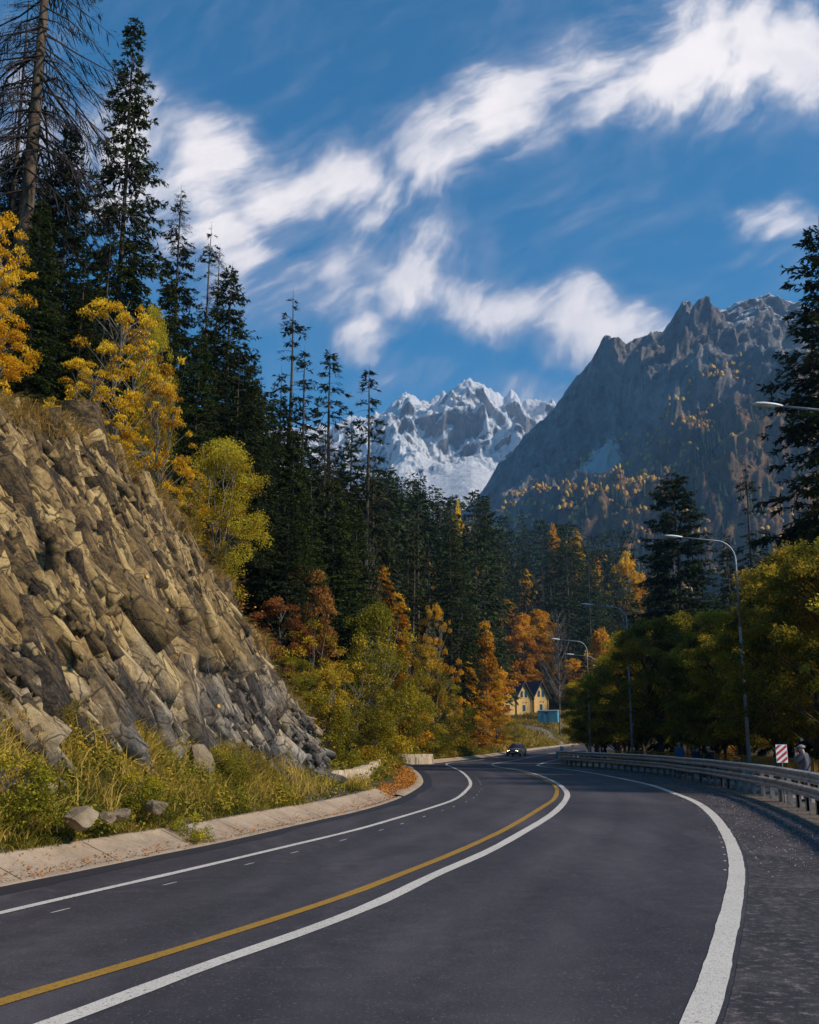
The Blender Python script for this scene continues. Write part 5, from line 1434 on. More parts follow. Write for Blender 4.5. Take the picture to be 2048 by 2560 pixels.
print('fill', n1, n2, n3, n4)


# ------------------------------------------------------------------ guardrail
gs = np.concatenate([[0], np.cumsum(np.linalg.norm(np.diff(gr, axis=0), axis=1))])
def gpos(s_, off=0.0):
    s_ = np.asarray(s_, float)
    p = np.stack([np.interp(s_, gs, gr[:, 0]), np.interp(s_, gs, gr[:, 1])], -1)
    q = np.stack([np.interp(s_ + .4, gs, gr[:, 0]) - np.interp(s_ - .4, gs, gr[:, 0]), np.interp(s_ + .4, gs, gr[:, 1]) - np.interp(s_ - .4, gs, gr[:, 1])], -1)
    q = unit(q); return p + np.stack([q[..., 1], -q[..., 0]], -1) * off, q


def sweep(line, offs_z, name, mat, parent, closed=True, smooth=False):
    t_ = unit(np.gradient(line, axis=0)); n_ = np.stack([t_[:, 1], -t_[:, 0]], 1)
    rings = []
    for p, q in zip(line, n_):
        z0 = float(zroad(p[1])); rings.append([(p[0] + q[0] * o, p[1] + q[1] * o, z0 + z) for o, z in offs_z])
    return MB().loft(rings, True, True).build(name, mat, parent, smooth)


rail_root = empty('guardrail', (0, 0, 0), 0, 'long curved steel guardrail with two corrugated beams on the outside of the bend', 'guardrail')
front = [(0, 0), (-.075, .035), (-.085, .07), (-.075, .10), (-.01, .145), (-.01, .165), (-.075, .21), (-.085, .24), (-.075, .275), (0, .31)]
ring = front + [(o + .012, z) for o, z in reversed(front)]
line = gr[4:-1]
for zb in (.40, .79):
    sweep(line, [(o, z + zb) for o, z in ring], 'rail_beam', MT['steel'], rail_root)
pm = MB(); pm.box(-.055, .055, .03, .10, -.5, .98); pm.box(-.055, -.045, .02, .16, -.5, .98); pm.box(.045, .055, .021, .161, -.5, .981)
post0 = pm.build('post', MT['post_steel'], rail_root); posts = []
for i, s_ in enumerate(np.arange(2.5, gs[-1] - .5, 1.55)):
    (p, q) = gpos(s_); o = post0 if i == 0 else post0.copy()
    if i: COL.objects.link(o)
    o.parent = rail_root; o.location = (p[0], p[1], float(zroad(p[1]))); o.rotation_euler = (0, 0, math.atan2(q[1], q[0]) + math.pi)
    o.scale = (1, -1, 1); o.scale = (1, 1, 1)
    # posts stand behind the beams
    o.location.x += q[1] * .0; o.rotation_euler = (0, 0, math.atan2(q[1], q[0]) - math.pi)
rf = MB(); rf.prism([(-.05, -.06), (.05, -.06), (.05, .05), (0, .09), (-.05, .05)], -.015, .0, 'y')
rf0 = None
for i, s_ in enumerate(np.arange(6, gs[-1] - 2, 3.1)):
    p, q = gpos(s_, -.03)
    o = rf.build('red_reflector', MT['red'], rail_root) if rf0 is None else rf0.copy()
    if rf0 is not None: COL.objects.link(o)
    rf0 = rf0 or o; o.parent = rail_root
    o.location = (p[0], p[1], float(zroad(p[1])) + .555); o.rotation_euler = (0, 0, math.atan2(q[1], q[0]) - math.pi)
jm = MB()
for s_ in np.arange(4, gs[-1] - 1, 3.1):            # lap joints with bolt heads
    for zb in (.40, .79):
        for dz_ in (.07, .24):
            for ds in (-.12, .12):
                p, q = gpos(s_ + ds, -.088); z_ = float(zroad(p[1])) + zb + dz_; n_ = np.array([q[1], -q[0]])
                a_ = np.array([p[0], p[1]]) + n_ * .01; b_ = a_ - n_ * .02
                jm.tube([(a_[0], a_[1], z_), (b_[0], b_[1], z_)], .018, 6)
jm.build('bolts', MT['post_steel'], rail_root)
# yellow railing behind the footpath
yr = empty('yellow_railing', (0, 0, 0), 0, 'low yellow pipe railing with thin pickets behind the footpath', 'railing')
rl_s = np.arange(1.0, gs[-1], 1.0); rp = np.array([gpos(s_, 3.8)[0] for s_ in rl_s])
for z_ in (1.12, .25):
    MB().tube([(p[0], p[1], float(zroad(p[1])) + z_) for p in rp], .028, 6).build('top_rail' if z_ > 1 else 'bottom_rail', MT['rail_yellow'], yr)
pk = MB()
for s_ in np.arange(1.0, gs[-1] - 1, .16):
    p = gpos(s_, 3.8)[0]; z0 = float(zroad(p[1])); pk.box(p[0] - .008, p[0] + .008, p[1] - .008, p[1] + .008, z0 + .25, z0 + 1.12)
pk.build('picket_panel', MT['rail_yellow'], yr)
for s_ in np.arange(2, gs[-1] - 1, 2.4):
    p = gpos(s_, 3.8)[0]; z0 = float(zroad(p[1])); MB().box(p[0] - .03, p[0] + .03, p[1] - .03, p[1] + .03, z0 - .1, z0 + 1.2).build('post', MT['rail_yellow'], yr)

# ------------------------------------------------------------------ street lamps
def lamp(u_pole, v_pole_ref, y, u_head, v_head, lab, x=None, arm=None):
    hd = PD(u_head, v_head, y); z0 = float(zroad(y))
    if x is None: x = PD(u_pole, v_pole_ref, y).x
    arm = arm or (x - hd.x); H_ = hd.z - z0
    r = empty('street_lamp', (x, y, z0), 0, lab, 'street lamp', 'street lamps along the footpath')
    MB().tube([(0, 0, -.3), (0, 0, H_ * .62)], [.10, .065], 12).build('pole', MT['pole'], r, True)
    MB().tube([(0, 0, 0), (0, 0, .5)], [.17, .17], 12).build('pole_base', MT['pole'], r, True)
    pts = [(0, 0, H_ * .62 - .02), (0, 0, H_ - 1.15)]
    for k in range(1, 8):
        a = k / 7 * math.radians(76); R_ = .95
        pts.append((-R_ * (1 - math.cos(a)), 0, H_ - 1.15 + R_ * math.sin(a)))
    ex, ez = pts[-1][0], pts[-1][2]; hx = -arm + .75; hz = H_ - .03
    pts.append((hx, 0, hz))
    MB().tube(pts, [.052] * 2 + [.04] * 7 + [.028], 10).build('arm', MT['pole'], r, True)
    dz = (hz - ez) / max(abs(hx - ex), .1)
    rings = []
    for t_, w, h_ in ((0, .035, .035), (.08, .06, .055), (.25, .13, .075), (.55, .16, .085), (.78, .13, .07), (.88, .05, .03)):
        cx_, cz_ = hx + .05 - t_, hz + t_ * dz * .6
        rings.append([(cx_, w * math.cos(a_), cz_ + (h_ if math.sin(a_) > 0 else h_ * .45) * math.sin(a_)) for a_ in [2 * math.pi * k / 12 for k in range(12)]])
    hdm = MB().loft(rings).build('lamp_head', MT['lamp_head'], r, True)
    MB().loft([[(hx - .2 + math.cos(a_) * 0 - t_, w * math.cos(a_), hz - .036 + t_ * dz * .6 + .02 * math.sin(a_)) for a_ in [2 * math.pi * k / 10 for k in range(10)]] for t_, w in ((0, .05), (.12, .11), (.35, .12), (.45, .05))]).build('lamp_lens', MT['lens'], hdm, True)
    return r
lamp(1725, 900, 29.5, 1592, 853, 'nearest street lamp, only its head and arm reaching in from the right edge', x=13.7)
lamp(1556, 1280, 50, 1403, 1130, 'street lamp with its tall grey pole rising between the hedge and the lone fir')
lamp(1324, 1400, 75, 1226, 1273, 'street lamp standing behind the middle of the hedge, third from the right edge')
lamp(1238, 1420, 100, 1162, 1346, 'street lamp at the left end of the hedge, head above the yellow trees')
lamp(1256, 1430, 119, 1194, 1378, 'small far street lamp just right of the pole at the hedge end')
lamp(1296, 1440, 140, 1249, 1402, 'farthest street lamp, only its arm showing over the hedge')
for su_, z_a, z_b, sag in ((1, 9.0, 8.8, 1.3),):
    a = PD(1556, 1230, 50); b = PD(1324, 1340, 75); pts = []
    for k in range(15):
        t_ = k / 14; pts.append((a.x + (b.x - a.x) * t_, a.y + (b.y - a.y) * t_, a.z + (b.z - a.z) * t_ - 4 * sag * t_ * (1 - t_)))
    tagp(MB().tube(pts, .014, 4).build('overhead_cable', MT['dark']), 'thin black cable sagging between two lamp poles over the hedge', 'cable')

# ------------------------------------------------------------------ signs
def striped_board(u, v_top, v_bot, y, w, lab, c1, c2, n=3, foot=0.0, left=True, group=None, face=0.0):
    a = PD(u, v_top, y); b = PD(u, v_bot, y); h = a.z - b.z; z0 = float(zroad(y)) + foot
    r = empty('warning_board', (a.x, y, z0), face, lab, 'road sign', group)
    MB().tube([(0, .03, -.3), (0, .03, b.z - z0 + h * .8)], .022, 8).build('post', MT['post_steel'], r)
    zb = b.z - z0
    MB().box(-w / 2, w / 2, 0, .012, zb, zb + h).build('panel', c2, r)
    m = MB(); band = h / n * .5
    m.m = 0
    for k in range(-1, n + 1):           # diagonal bands clipped to the panel
        lo = zb + k * h / n + .02; pts = []
        s_ = .75 * w
        quad = [(-w / 2 + .012, lo), (w / 2 - .012, lo + s_), (w / 2 - .012, lo + s_ + band), (-w / 2 + .012, lo + band)]
        zc0, zc1 = zb + .012, zb + h - .012
        def clip(poly, z, keep_above):
            out = []
            for i in range(len(poly)):
                p, q = poly[i], poly[(i + 1) % len(poly)]
                ip = (p[1] >= z) == keep_above or p[1] == z; iq = (q[1] >= z) == keep_above or q[1] == z
                if ip: out.append(p)
                if ip != iq:
                    t_ = (z - p[1]) / (q[1] - p[1]); out.append((p[0] + t_ * (q[0] - p[0]), z))
            return out
        quad = clip(quad, zc0, True)
        if len(quad) > 2: quad = clip(quad, zc1, False)
        if len(quad) > 2: m.prism(quad, -.005, -.0005, 'y')
    m.build('stripes', c1, r)
    return r
striped_board(1645, 1568, 1606, 33.0, .35, 'red and white diagonally striped board on a post behind the guardrail', MT['red'], MT['white'])
striped_board(1183, 1571.5, 1582.5, 96, .34, 'dark striped board on the island, nearer one beside the guardrail end', MT['stripe_dark'], MT['white'], 4)
striped_board(1206, 1569, 1578.5, 118, .34, 'dark striped board on the island, farther one above the grey blocks', MT['stripe_dark'], MT['white'], 4)
for i in range(3):
    g = G(1424 + i * 9, 1886); y = 116 + i * 2.2
    p = PD((1418 + i * 11) / K, 1590, y)
    mb = MB(); mb.prism([(-.28, 0), (.28, 0), (.12, .30), (.10, .75), (-.10, .75), (-.12, .30)], -1.3, 1.3, 'x')
    o = mb.build('barrier_block', MT['concrete']); o.location = (p.x, y, float(zroad(y)) - .02); o.rotation_euler = (0, 0, .35)
    tagp(o, ('left', 'middle', 'right')[i] + ' grey concrete barrier block of the short row on the island', 'barrier', 'grey barrier blocks on the island')
p = PD(1054, 1540, 140); r = empty('road_sign', (p.x - .4, 140, tz(p.x - .4, 140)), 0, 'road sign seen from the back on a thin post left of the car', 'road sign')
MB().tube([(0, 0, -.3), (0, 0, 2.9)], .035, 8).build('post', MT['post_steel'], r)
a_ = [(.42 * math.cos(math.radians(90 + 120 * k)), 2.55 + .42 * math.sin(math.radians(90 + 120 * k))) for k in range(3)]
MB().prism(a_, .04, .06, 'y').build('triangle_plate', MT['dark'], r)
MB().tube([(0, .04, 1.95), (0, .06, 1.95)], .28, 16).build('round_plate', MT['dark'], r)

# ------------------------------------------------------------------ concrete walls at the bend
def cwall(pts, h, lab, th=.28, lean=.10):
    c = np.array(pts, float); s_ = np.concatenate([[0], np.cumsum(np.linalg.norm(np.diff(c, axis=0), axis=1))]); m = int(s_[-1] / .12)
    q = np.linspace(0, s_[-1], m); L_ = np.stack([np.interp(q, s_, c[:, 0]), np.interp(q, s_, c[:, 1])], 1)
    for _ in range(12): L_[1:-1] = .25 * L_[:-2] + .5 * L_[1:-1] + .25 * L_[2:]
    t_ = unit(np.gradient(L_, axis=0)); n_ = np.stack([t_[:, 1], -t_[:, 0]], 1); rings = []
    for i, (p, nn_) in enumerate(zip(L_, n_)):
        g = .012 if (i % 5) else -.022                        # board seams
        hh = h + .03 * math.sin(q[i] * .9) - (.03 if (i // 15) % 3 == 1 else 0)
        z0 = float(zroad(p[1])) + .12
        rings.append([(p[0] + nn_[0] * o, p[1] + nn_[1] * o, z0 + z) for o, z in ((g + .04, -.25), (g, hh * .5), (g - lean, hh), (-th - lean, hh), (-th, -.25))])
    o = MB().loft(rings).build('concrete_wall', MT['wallc']); tagp(o, lab, 'wall'); return o
cwall([(-2.45, 34.6), (-1.95, 38), (-1.60, 43), (-1.45, 50), (-1.5, 58), (-1.95, 66)], .78, 'curved low concrete retaining wall at the inside of the bend')
cwall([(-1.6, 85.0), (.3, 87.2), (2.0, 88.6)], .72, 'short straight concrete wall beyond the curved one, behind the kerb')

# ------------------------------------------------------------------ timber houses and trailer
t = NT('log_wall')
wv = t.n.new('ShaderNodeTexWave'); wv.wave_type = 'BANDS'; wv.bands_direction = 'Z'; wv.inputs['Scale'].default_value = 1.25; wv.inputs['Distortion'].default_value = .15
t.link(t.tc.outputs['Object'], wv.inputs['Vector'])
col = t.mix(t.noise(3, 5, .6), (.66, .38, .12), (.86, .56, .21))
col = t.mix(t.ramp(wv.outputs['Fac'], [(0.0, .8), (0.22, 0)]), col, (.16, .08, .03))
MT['log'] = t.done(col, .7, t.bump(wv.outputs['Fac'], .8, .05), 0, .3)
t = NT('roof_tiles')
wv = t.n.new('ShaderNodeTexWave'); wv.bands_direction = 'Y'; wv.inputs['Scale'].default_value = 1.2; t.link(t.tc.outputs['Object'], wv.inputs['Vector'])
w2_ = t.n.new('ShaderNodeTexWave'); w2_.bands_direction = 'Z'; w2_.inputs['Scale'].default_value = .9; t.link(t.tc.outputs['Object'], w2_.inputs['Vector'])
col = t.mix(t.ramp(w2_.outputs['Fac'], [(0, .6), (.3, 0)]), t.ramp(wv.outputs['Fac'], [(0, (.045, .04, .065)), (1, (.095, .085, .13))]), (.02, .018, .03))
MT['rooft'] = t.done(col, .6, t.bump(wv.outputs['Fac'], .5, .05), 0, .4)
MT['glass'] = simple('window_glass', (.03, .035, .045), (.02, .022, .03), 3, .15)
MT['wood_dark'] = simple('dark_fascia', (.06, .045, .05), (.03, .025, .03), 5, .6)
MT['trim'] = simple('window_trim', (.62, .50, .34), (.5, .38, .24), 5, .6)
def house(x, y, z, rz, lab):
    W, D_, E, R_ = 2.25, 7.5, 4.75, 8.3
    r = empty('timber_house', (x, y, z), rz, lab, 'house', 'timber houses with steep dark roofs')
    MB().prism([(-W, -1.5), (W, -1.5), (W, E), (0, R_ - .15), (-W, E)], 0, D_, 'y').build('wall', MT['log'], r)
    for s_ in (-1, 1):
        for yy in (-.12, D_ * .5): MB().tube([(s_ * W, yy if yy < 0 else D_ - .1, -1.5), (s_ * W, yy if yy < 0 else D_ - .1, E)], .13, 8).build('corner_post', MT['log'], r)
    sl = (R_ - E) / W; ov = .55; m = MB()
    for s_ in (-1, 1):
        x1 = s_ * (W + ov); z1 = E - sl * ov
        pl = [(0, R_), (x1, z1), (x1, z1 + .22), (0, R_ + .24)]
        if s_ < 0: pl = pl[::-1]
        m.prism(pl, -.75, D_ + .4, 'y')
    rf_ = m.build('roof', MT['rooft'], r)
    for s_ in (-1, 1):
        x1 = s_ * (W + ov); z1 = E - sl * ov
        pl = [(0, R_ - .12), (x1, z1 - .12), (x1, z1 + .24), (0, R_ + .27)]
        if s_ < 0: pl = pl[::-1]
        MB().prism(pl, -.80, -.752, 'y').build('fascia', MT['wood_dark'], rf_)
    def win(pts, nm='window'):
        cx_ = sum(p[0] for p in pts) / len(pts); cz_ = sum(p[1] for p in pts) / len(pts)
        big_ = [(cx_ + (a - cx_) * 1.22, cz_ + (b - cz_) * 1.12) for a, b in pts]
        w_ = MB().prism(big_, -.05, .02, 'y').build(nm, MT['trim'], r)
        MB().prism(pts, -.08, -.051, 'y').build('pane', MT['glass'], w_)
    for s_ in (-1, 1):
        pl = [(s_ * .28, 4.35), (s_ * 1.05, 4.35), (s_ * 1.05, 5.3), (s_ * .75, 5.95), (s_ * .42, 6.1), (s_ * .28, 5.9)]
        win(pl if s_ > 0 else pl[::-1])
    win([(-.42, .9), (.42, .9), (.42, 2.45), (-.42, 2.45)])
    MB().box(-.28, -.10, -.22, -.02, 3.0, 3.18).build('wall_lamp', MT['dark'], r)
    MB().box(.62, .80, -.22, -.02, 3.0, 3.18).build('wall_lamp', MT['dark'], r)
    return r
HR = math.radians(28)
for u, v, y, lab in ((1071, 1505, 268, 'left timber house with dark roof, half hidden by the golden larch'), (1104, 1505, 270, 'middle timber house with two arched gable windows and dark roof'), (1140, 1503, 276, 'right timber house with dark roof, behind the blue trailer')):
    p = PD(u, v, y); house(p.x, y, p.z, HR, lab)
MT['blue'] = simple('faded_blue_paint', (.10, .30, .38), (.07, .21, .28), 1.6, .6, 0, .2, 8, .03)
p = PD(1156, 1526, 236); r = empty('site_trailer', (p.x, p.y, p.z), -.35, 'faded blue site trailer standing below the right timber house', 'trailer')
MB().box(-2.3, 2.3, -1.15, 1.15, .35, 3.0).build('body', MT['blue'], r, bevel=.05)
MB().prism([(-1.22, 3.0), (1.22, 3.0), (1.15, 3.12), (0, 3.22), (-1.15, 3.12)], -2.4, 2.4, 'x').build('roof', MT['concrete'], r)
MB().box(-1.0, -.98, -1.19, -1.151, .5, 2.7).box(.2, .22, -1.19, -1.151, .5, 2.7).build('door_seam', MT['dark'], r)
MB().box(-.6, .1, -1.18, -1.152, 2.35, 2.75).build('vent', MT['dark'], r)
for sx in (-1.4, 1.4):
    for sy in (-.95, .95): MB().tube([(sx, sy - .1, .1), (sx, sy + .1, .1)], .36, 14).build('wheel', MT['dark'], r)
MB().box(-2.2, 2.2, -.9, .9, .1, .348).build('chassis', MT['dark'], r)

# ------------------------------------------------------------------ the car
MT['carpaint'] = simple('car_paint_grey', (.11, .105, .12), (.09, .085, .10), 1, .3, .5, .0, 5, .001, .6)
MT['tyre'] = simple('tyre_rubber', (.018, .018, .018), (.012, .012, .012), 10, .85)
MT['rim'] = simple('wheel_rim', (.35, .35, .36), (.28, .28, .29), 3, .35, .8)
MT['plate'] = simple('number_plate', (.62, .62, .60), (.5, .5, .5), 5, .4)
t = NT('headlight_glow'); t.bsdf.inputs['Base Color'].default_value = (.9, .8, .6, 1); t.bsdf.inputs['Emission Color'].default_value = (1, .55, .14, 1); t.bsdf.inputs['Emission Strength'].default_value = 9
MT['lit'] = t.mat
gx_, gy_ = G(1292, 1890.5)
cdir = el[np.argmin(np.abs(el[:, 1] - gy_)) - 2] - el[np.argmin(np.abs(el[:, 1] - gy_)) + 2]      # towards the camera along the road
car = empty('car', (gx_, gy_, float(zroad(gy_)) + .008), math.atan2(cdir[1], cdir[0]) + math.pi / 2 - .12, 'dark grey hatchback with lit headlights coming towards the camera', 'car')
# local frame: front at -y, width x
def sec(y, w, z0, z1, tum=.06, r=.10):
    return [(-w + r, y, z0), (w - r, y, z0), (w, y, z0 + r), (w, y, (z0 + z1) / 2), (w - tum, y, z1 - r), (w - tum - r, y, z1), (-w + tum + r, y, z1), (-w + tum, y, z1 - r), (-w, y, (z0 + z1) / 2), (-w, y, z0 + r)]
body = MB().loft([sec(-2.12, .62, .30, .62), sec(-2.05, .78, .22, .70), sec(-1.85, .86, .20, .80), sec(-1.2, .88, .20, .93), sec(-.75, .885, .20, .98), sec(.9, .885, .20, .99), sec(1.75, .87, .22, 1.0), sec(2.05, .80, .28, .95), sec(2.12, .70, .34, .85)]).build('body', MT['carpaint'], car, True)
cab = MB().loft([sec(-.95, .74, .94, .97, .02, .01), sec(-.10, .72, .94, 1.40, .14, .03), sec(.35, .72, .94, 1.46, .15, .04), sec(1.2, .71, .94, 1.43, .15, .04), sec(1.85, .68, .94, 1.10, .08, .03), sec(1.95, .66, .94, .99, .03, .02)]).build('cabin_glass', MT['glass'], car, True)
rfm = MB().loft([[(-.60, -.02, 1.405), (.60, -.02, 1.405), (.585, -.02, 1.43), (-.585, -.02, 1.43)], [(-.59, .4, 1.46), (.59, .4, 1.46), (.57, .4, 1.485), (-.57, .4, 1.485)], [(-.58, 1.25, 1.43), (.58, 1.25, 1.43), (.56, 1.25, 1.455), (-.56, 1.25, 1.455)]]).build('roof', MT['carpaint'], car, True)
for s_ in (-1, 1):
    MB().tube([(s_ * .76, -.98, .95), (s_ * .60, -.05, 1.42)], .035, 6).build('pillar', MT['carpaint'], car)
    MB().tube([(s_ * .755, .55, .96), (s_ * .60, .55, 1.44)], .04, 6).build('pillar', MT['carpaint'], car)
    hl = MB().loft([[(s_ * .46 + a * .15 * s_, -2.03 - .06 * (1 - k), .60 + b * .085) for a, b in ((-1, -.7), (0, -1), (1, -.3), (1.2, .8), (0, 1), (-1, .6))] for k in (0, 1)]).build('headlight', MT['lit'], car)
    MB().box(s_ * .95 - .09, s_ * .95 + .09, -.72, -.60, .96, 1.10).build('mirror', MT['carpaint'], car, bevel=.03)
    for yy in (-1.32, 1.30):
        wh = MB().tube([(s_ * .70, yy, .315), (s_ * .89, yy, .315)], .315, 20).build('wheel', MT['tyre'], car)
        MB().tube([(s_ * .892, yy, .315), (s_ * .905, yy, .315)], .20, 14).build('rim', MT['rim'], wh)
MB().box(-.42, .42, -2.125, -2.05, .30, .50).build('grille', MT['dark'], car)
MB().box(-.26, .26, -2.15, -2.126, .42, .52).build('number_plate', MT['plate'], car)
MB().box(-.70, .70, -2.08, -1.95, .20, .26).build('bumper_lip', MT['dark'], car)

# ------------------------------------------------------------------ people
MT['skin'] = simple('skin', (.42, .24, .17), (.36, .20, .14), 20, .6)
MT['jacket_grey'] = simple('grey_jacket', (.085, .080, .10), (.05, .048, .06), 9, .85)
MT['jacket_blue'] = simple('blue_jacket', (.02, .14, .34), (.015, .09, .24), 9, .8)
MT['navy'] = simple('navy_cloth', (.015, .028, .055), (.01, .018, .035), 9, .85)
MT['black_cloth'] = simple('black_cloth', (.015, .015, .018), (.008, .008, .01), 9, .85)
MT['cap'] = simple('cap_cloth', (.30, .26, .32), (.16, .13, .17), 25, .8)
MT['whitecap'] = simple('white_knit', (.45, .42, .40), (.30, .28, .27), 25, .85)


def skinmesh(name, chains, mat, parent, sub=2):
    """chains: lists of (point, radius); a chain starts at an existing point when its first point repeats one"""
    vs, rs_, es = [], [], []
    def vid(p):
        for i, q in enumerate(vs):
            if (Vector(q) - Vector(p)).length < 1e-4: return i
        return None
    for ch in chains:
        prev = None
        for p, r_ in ch:
            i = vid(p)
            if i is None: vs.append(tuple(p)); rs_.append(r_); i = len(vs) - 1
            if prev is not None: es.append((prev, i))
            prev = i
    me = bpy.data.meshes.new(name); me.from_pydata(vs, es, []); me.materials.append(mat)
    o = link(name, me, parent)
    sk = o.modifiers.new('skin', 'SKIN'); sk.use_smooth_shade = True
    if not me.skin_vertices: print('no skin layer')
    for i, sv in enumerate(me.skin_vertices[0].data):
        r_ = rs_[i]; sv.radius = r_ if isinstance(r_, tuple) else (r_, r_); sv.use_root = (i == 0)
    sb = o.modifiers.new('sub', 'SUBSURF'); sb.levels = sub; sb.render_levels = sub
    return o


def person(loc, rz, lab, jacket, legs, hat, pose, hatname='cap', bag=False, camera=False):
    r = empty('person', loc, rz, lab, 'person')
    hip = Vector(pose['hip']); chest = Vector(pose['chest']); neck = Vector(pose['neck']); head = Vector(pose['head'])
    sh = [Vector(q) for q in pose['sh']]; elb = [Vector(q) for q in pose['el']]; wr = [Vector(q) for q in pose['wr']]
    hp = [Vector(q) for q in pose['hp']]; kn = [Vector(q) for q in pose['kn']]; an = [Vector(q) for q in pose['an']]; toe = [a + Vector((0, .17, -.05)) for a in an]
    ch = [[(hip, .12), (chest, .12), (neck, .055), (head, (.085, .10)), (head + Vector((0, .01, .10)), (.075, .085))]]
    for k in (0, 1):
        d = (wr[k] - elb[k]).normalized()
        ch.append([(chest, .12), (sh[k], .055), (elb[k], .042), (wr[k], .027), (wr[k] + d * .07, (.036, .018))])
        for f in range(5):                                   # four fingers and a thumb, curled round what is held
            side = Vector((1, 0, 0)) * (.016 * (f - 1.5)) if f < 4 else Vector((.038 * (1 if k else -1), 0, 0))
            b0 = wr[k] + d * .07; b1 = b0 + side + d * (.03 if f < 4 else .005)
            ch.append([(b0, .02), (b1, .009), (b1 + d * (.03 - .004 * abs(f - 1.5)) + Vector((0, .012, .012)), .008), (b1 + d * .04 + Vector((0, .03, .018)), .006)])
        ch.append([(hip, .12), (hp[k], .085), (kn[k], .055), (an[k], .038), (toe[k], .035)])
    body_ = skinmesh('body', ch, MT['skin'], r)
    hf = Vector(pose.get('face', (0, 1, 0))).normalized(); sd_ = hf.cross(Vector((0, 0, 1)))
    m = MB(); m.loft([[tuple(head + hf * (.085 + a) + sd_ * (.014 * (1 - b)) * s_ + Vector((0, 0, .035 - .06 * b))) for s_ in (-1, 1)] for a, b in ((.0, 0), (.03, 1))], False, False)
    m.tube([head + hf * .08 + Vector((0, 0, .04)), head + hf * .115 + Vector((0, 0, -.005))], [.010, .017], 6)      # nose
    m.build('nose', MT['skin'], r, True)
    e = MB()
    for s_ in (-1, 1):
        e.tube([head + hf * .083 + sd_ * .033 * s_ + Vector((0, 0, .045)), head + hf * .092 + sd_ * .033 * s_ + Vector((0, 0, .045))], .011, 8)
    e.build('eyes', MT['dark'], r)
    MB().tube([head + hf * .09 + sd_ * -.025 + Vector((0, 0, -.045)), head + hf * .095 + sd_ * .025 + Vector((0, 0, -.045))], .006, 6).build('mouth', MT['red'], r)
    ea = MB()
    for s_ in (-1, 1): ea.tube([head + sd_ * .085 * s_ + Vector((0, 0, .0)), head + sd_ * .092 * s_ + Vector((0, 0, .05))], [.014, .02], 6)
    ea.build('ears', MT['skin'], r, True)
    jk = [[(hip + Vector((0, 0, -.10)), (.22, .20)), (hip, (.22, .20)), (hip.lerp(chest, .5), (.22, .19)), (chest, (.25, .20)), (neck + Vector((0, 0, -.06)), .12)]]
    for k in (0, 1): jk.append([(chest, (.25, .20)), (sh[k], .115), (elb[k], .085), (elb[k].lerp(wr[k], .85), .050)])
    skinmesh('jacket', jk, MT[jacket], r)
    tr_ = [[(hip + Vector((0, 0, -.02)), (.16, .13)), (hip + Vector((0, 0, -.10)), (.15, .13))]]
    for k in (0, 1): tr_.append([(hip + Vector((0, 0, -.10)), (.15, .13)), (hp[k], .105), (kn[k], .075), (an[k] + Vector((0, 0, .03)), .062)])
    skinmesh('trousers', tr_, MT[legs], r)
    for k in (0, 1):
        a = an[k]; MB().loft([[tuple(a + Vector((w * math.cos(q), y_, -.06 + h_ * (.5 + .5 * math.sin(q)))) ) for q in [2 * math.pi * j / 10 for j in range(10)]] for y_, w, h_ in ((-.09, .035, .08), (-.05, .048, .12), (.06, .05, .09), (.16, .045, .06), (.20, .02, .04))]).build('shoe', MT['black_cloth'], r, True)
    # cap or hat
    cc = head + Vector((0, 0, .075)) - hf * .01; rings = []
    for k in range(6):
        a = k / 5 * math.pi / 2; rr_ = .118 * math.cos(a) + .002
        rings.append([tuple(cc + sd_ * rr_ * .92 * math.cos(q) + hf * rr_ * 1.08 * math.sin(q) + Vector((0, 0, .10 * math.sin(a)))) for q in [2 * math.pi * j / 14 for j in range(14)]])
    m = MB().loft(rings)
    if hatname == 'cap': m.loft([[tuple(cc + hf * (.10 + d_) + sd_ * w_ * s_ + Vector((0, 0, .0 - .12 * d_ + z_))) for s_, z_ in ((-1, 0), (1, 0), (1, .008), (-1, .008))] for d_, w_ in ((-.03, .085), (.04, .07), (.07, .03))])
    m.build(hatname, MT[hat], r, True)
    if bag:
        a = sh[1] + Vector((.02, .0, .08)); pts = [a + Vector((-.02, .09, -.05)), a, a + Vector((-.10, -.17, -.14)), chest + Vector((-.03, -.18, -.12)), hip + Vector((-.16, -.15, .05)), hip + Vector((-.2, -.08, -.05))]
        MB().tube(pts, .018, 6).build('bag_strap', MT['black_cloth'], r)
        MB().box(-.30, -.14, -.22, .08, hip.z - .22, hip.z + .02).build('shoulder_bag', MT['black_cloth'], r, bevel=.03)
    if camera:
        c = (wr[0] + wr[1]) / 2 + Vector((0, .02, .03))
        cm = empty('camera', (0, 0, 0), 0, 'black camera held up to the face of the photographer in the cap', 'camera')
        cm.location = Matrix.Translation(loc) @ Matrix.Rotation(rz, 4, 'Z') @ c; cm.rotation_euler = (0, 0, rz)
        MB().box(-.065, .065, -.03, .03, -.04, .045).box(-.025, .025, -.029, .031, .045, .065).build('camera_body', MT['dark'], cm, bevel=.008)
        MB().tube([(0, .03, 0), (0, .12, 0)], [.034, .038], 14).build('lens', MT['dark'], cm, True)
    return r
STAND = dict(hip=(0, 0, .95), chest=(0, -.02, 1.32), neck=(0, -.01, 1.50), head=(0, .03, 1.60), sh=[(-.19, -.02, 1.42), (.19, -.02, 1.42)], el=[(-.25, -.04, 1.14), (.25, -.04, 1.14)], wr=[(-.24, .08, .92), (.24, .08, .92)],
             hp=[(-.10, 0, .86), (.10, 0, .86)], kn=[(-.11, .02, .48), (.12, .0, .48)], an=[(-.12, 0, .08), (.13, -.02, .08)])
